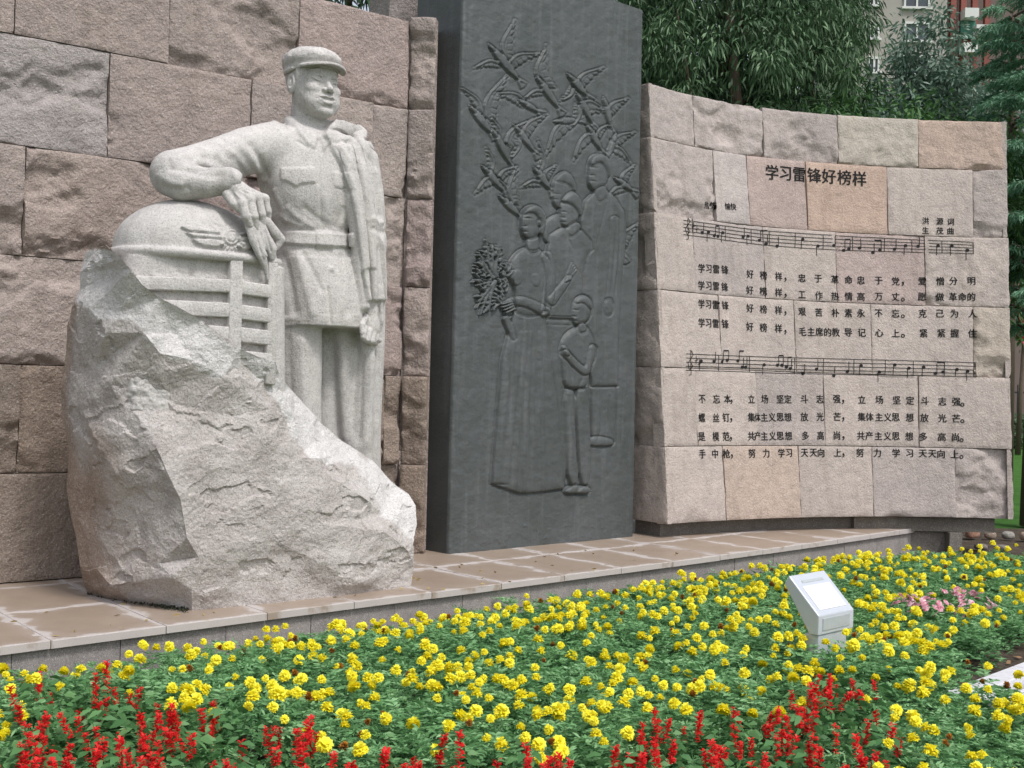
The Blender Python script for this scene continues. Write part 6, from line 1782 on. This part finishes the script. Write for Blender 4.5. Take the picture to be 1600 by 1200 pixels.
for x, y, (sc, rz, fi, hs) in rest:
    B0 = TRS((x, y, 0), (0, 0, rz), 1.0)
    fi_.append((FOL[fi], B0 @ TRS((0, 0, 0), (0, 0, 0), sc)))
    for (old, k, hx, hy, hz, rx, ry, hsz) in hs:
        (bi_ if old else hi_).append(((HB if old else HD)[k], B0 @ TRS((hx * sc, hy * sc, hz * sc), (rx, ry, rz * 3), hsz)))
# extra undergrowth so that the bed closes
for _ in range(1100):
    x, y, qx, qy = spots[rs.randint(len(spots))]
    fi_.append((FOL[rs.randint(6)], TRS((x + rs.normal() * .09, y + rs.normal() * .09, -.02), (rs.normal() * .15, rs.normal() * .15, rs.uniform(0, 6.28)), rs.uniform(.75, 1.05))))
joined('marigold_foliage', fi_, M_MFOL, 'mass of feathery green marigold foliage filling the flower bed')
joined('marigold_flowers', hi_, M_YEL, 'yellow marigold heads massed in the farther part of the bed')
joined('spent_marigold_flowers', bi_, M_ORA, 'withered brown orange marigold heads scattered in the bed')
for (x, y, qx, qy) in kinds['s'][:300]:
    sc = rs.uniform(.95, 1.2); rz = rs.uniform(0, 6.283)
    r_ = empty('red_salvia_plant', 'red salvia plant with upright scarlet spikes along the front of the bed', 'flower', loc=(x, y, 0), rz=rz, group='red salvias at the front of the bed')
    f = link('foliage', SOL[rs.randint(4)], M_SFOL, r_); f.scale = (sc,) * 3
    for _ in range(rs.choice([0, 1, 2, 3, 4])):
        a, q = rs.uniform(0, 6.283), rs.uniform(.0, .09); o = link('flower_spike', SP[rs.randint(5)], M_RED, r_)
        o.location = (q * math.cos(a), q * math.sin(a), rs.uniform(.16, .23) * sc); o.rotation_euler = (rs.normal() * .15, rs.normal() * .15, 0); o.scale = (rs.uniform(.7, 1.05),) * 3
for (x, y, qx, qy) in kinds['i']:
    r_ = empty('pink_impatiens_plant', 'low plant with pink and white blossoms in the far right of the bed', 'flower', loc=(x, y, 0), rz=rs.uniform(0, 6), group='pink flowers in the bed')
    f = link('foliage', SOL[rs.randint(4)], M_SFOL, r_); f.scale = (1, 1, .85)
    for _ in range(rs.randint(4, 9)):
        a, q = rs.uniform(0, 6.283), rs.uniform(.0, .11); o = link('flower_head', IM[rs.randint(3)], M_PINK, r_); o.location = (q * math.cos(a), q * math.sin(a), rs.uniform(.22, .29)); o.rotation_euler = (rs.uniform(.2, 1.0), rs.normal() * .3, rs.uniform(-1, 1))
P = []
for _ in range(60):
    s_q = rs.uniform(-.3, 5.5); q = front_at(s_q) - WN[:2] * rs.uniform(.04, 1.0) ** 1.5; P.append([q[0], q[1], PZ + .006])
o = link('fallen_petals', leaves_mesh('fallen_petals', np.array(P), rs.normal(size=(60, 3)) * [1, 1, .1], .035, .016, rs, 0), plain('dry_petal', (0.30, 0.22, 0.08), .8, .4, 20)); tag(o, 'small dry petals and leaf bits scattered on the platform tiles', kind='stuff')
P = []
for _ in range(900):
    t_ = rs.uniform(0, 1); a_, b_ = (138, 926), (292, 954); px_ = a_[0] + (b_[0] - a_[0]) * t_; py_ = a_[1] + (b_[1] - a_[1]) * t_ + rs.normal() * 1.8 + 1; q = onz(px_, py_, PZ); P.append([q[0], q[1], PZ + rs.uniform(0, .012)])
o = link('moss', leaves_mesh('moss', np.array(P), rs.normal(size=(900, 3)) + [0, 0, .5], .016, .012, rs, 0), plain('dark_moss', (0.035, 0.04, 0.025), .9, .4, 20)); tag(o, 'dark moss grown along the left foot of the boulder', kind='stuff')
# fallen leaves and small weeds on the bare strip by the kerb
P = []; 
for _ in range(70):
    t = rs.uniform(0, 6); q = K0 + kd * t - kn * rs.uniform(.02, .35); P.append([q[0], q[1], .02])
o = link('fallen_leaves', leaves_mesh('fallen_leaves', np.array(P), rs.normal(size=(70, 3)) * [1, 1, .15], .06, .03, rs, 0), plain('dry_leaf', (0.22, 0.13, 0.07), .8, .3, 20)); tag(o, 'dry leaves scattered on the soil strip beside the kerb', kind='stuff')
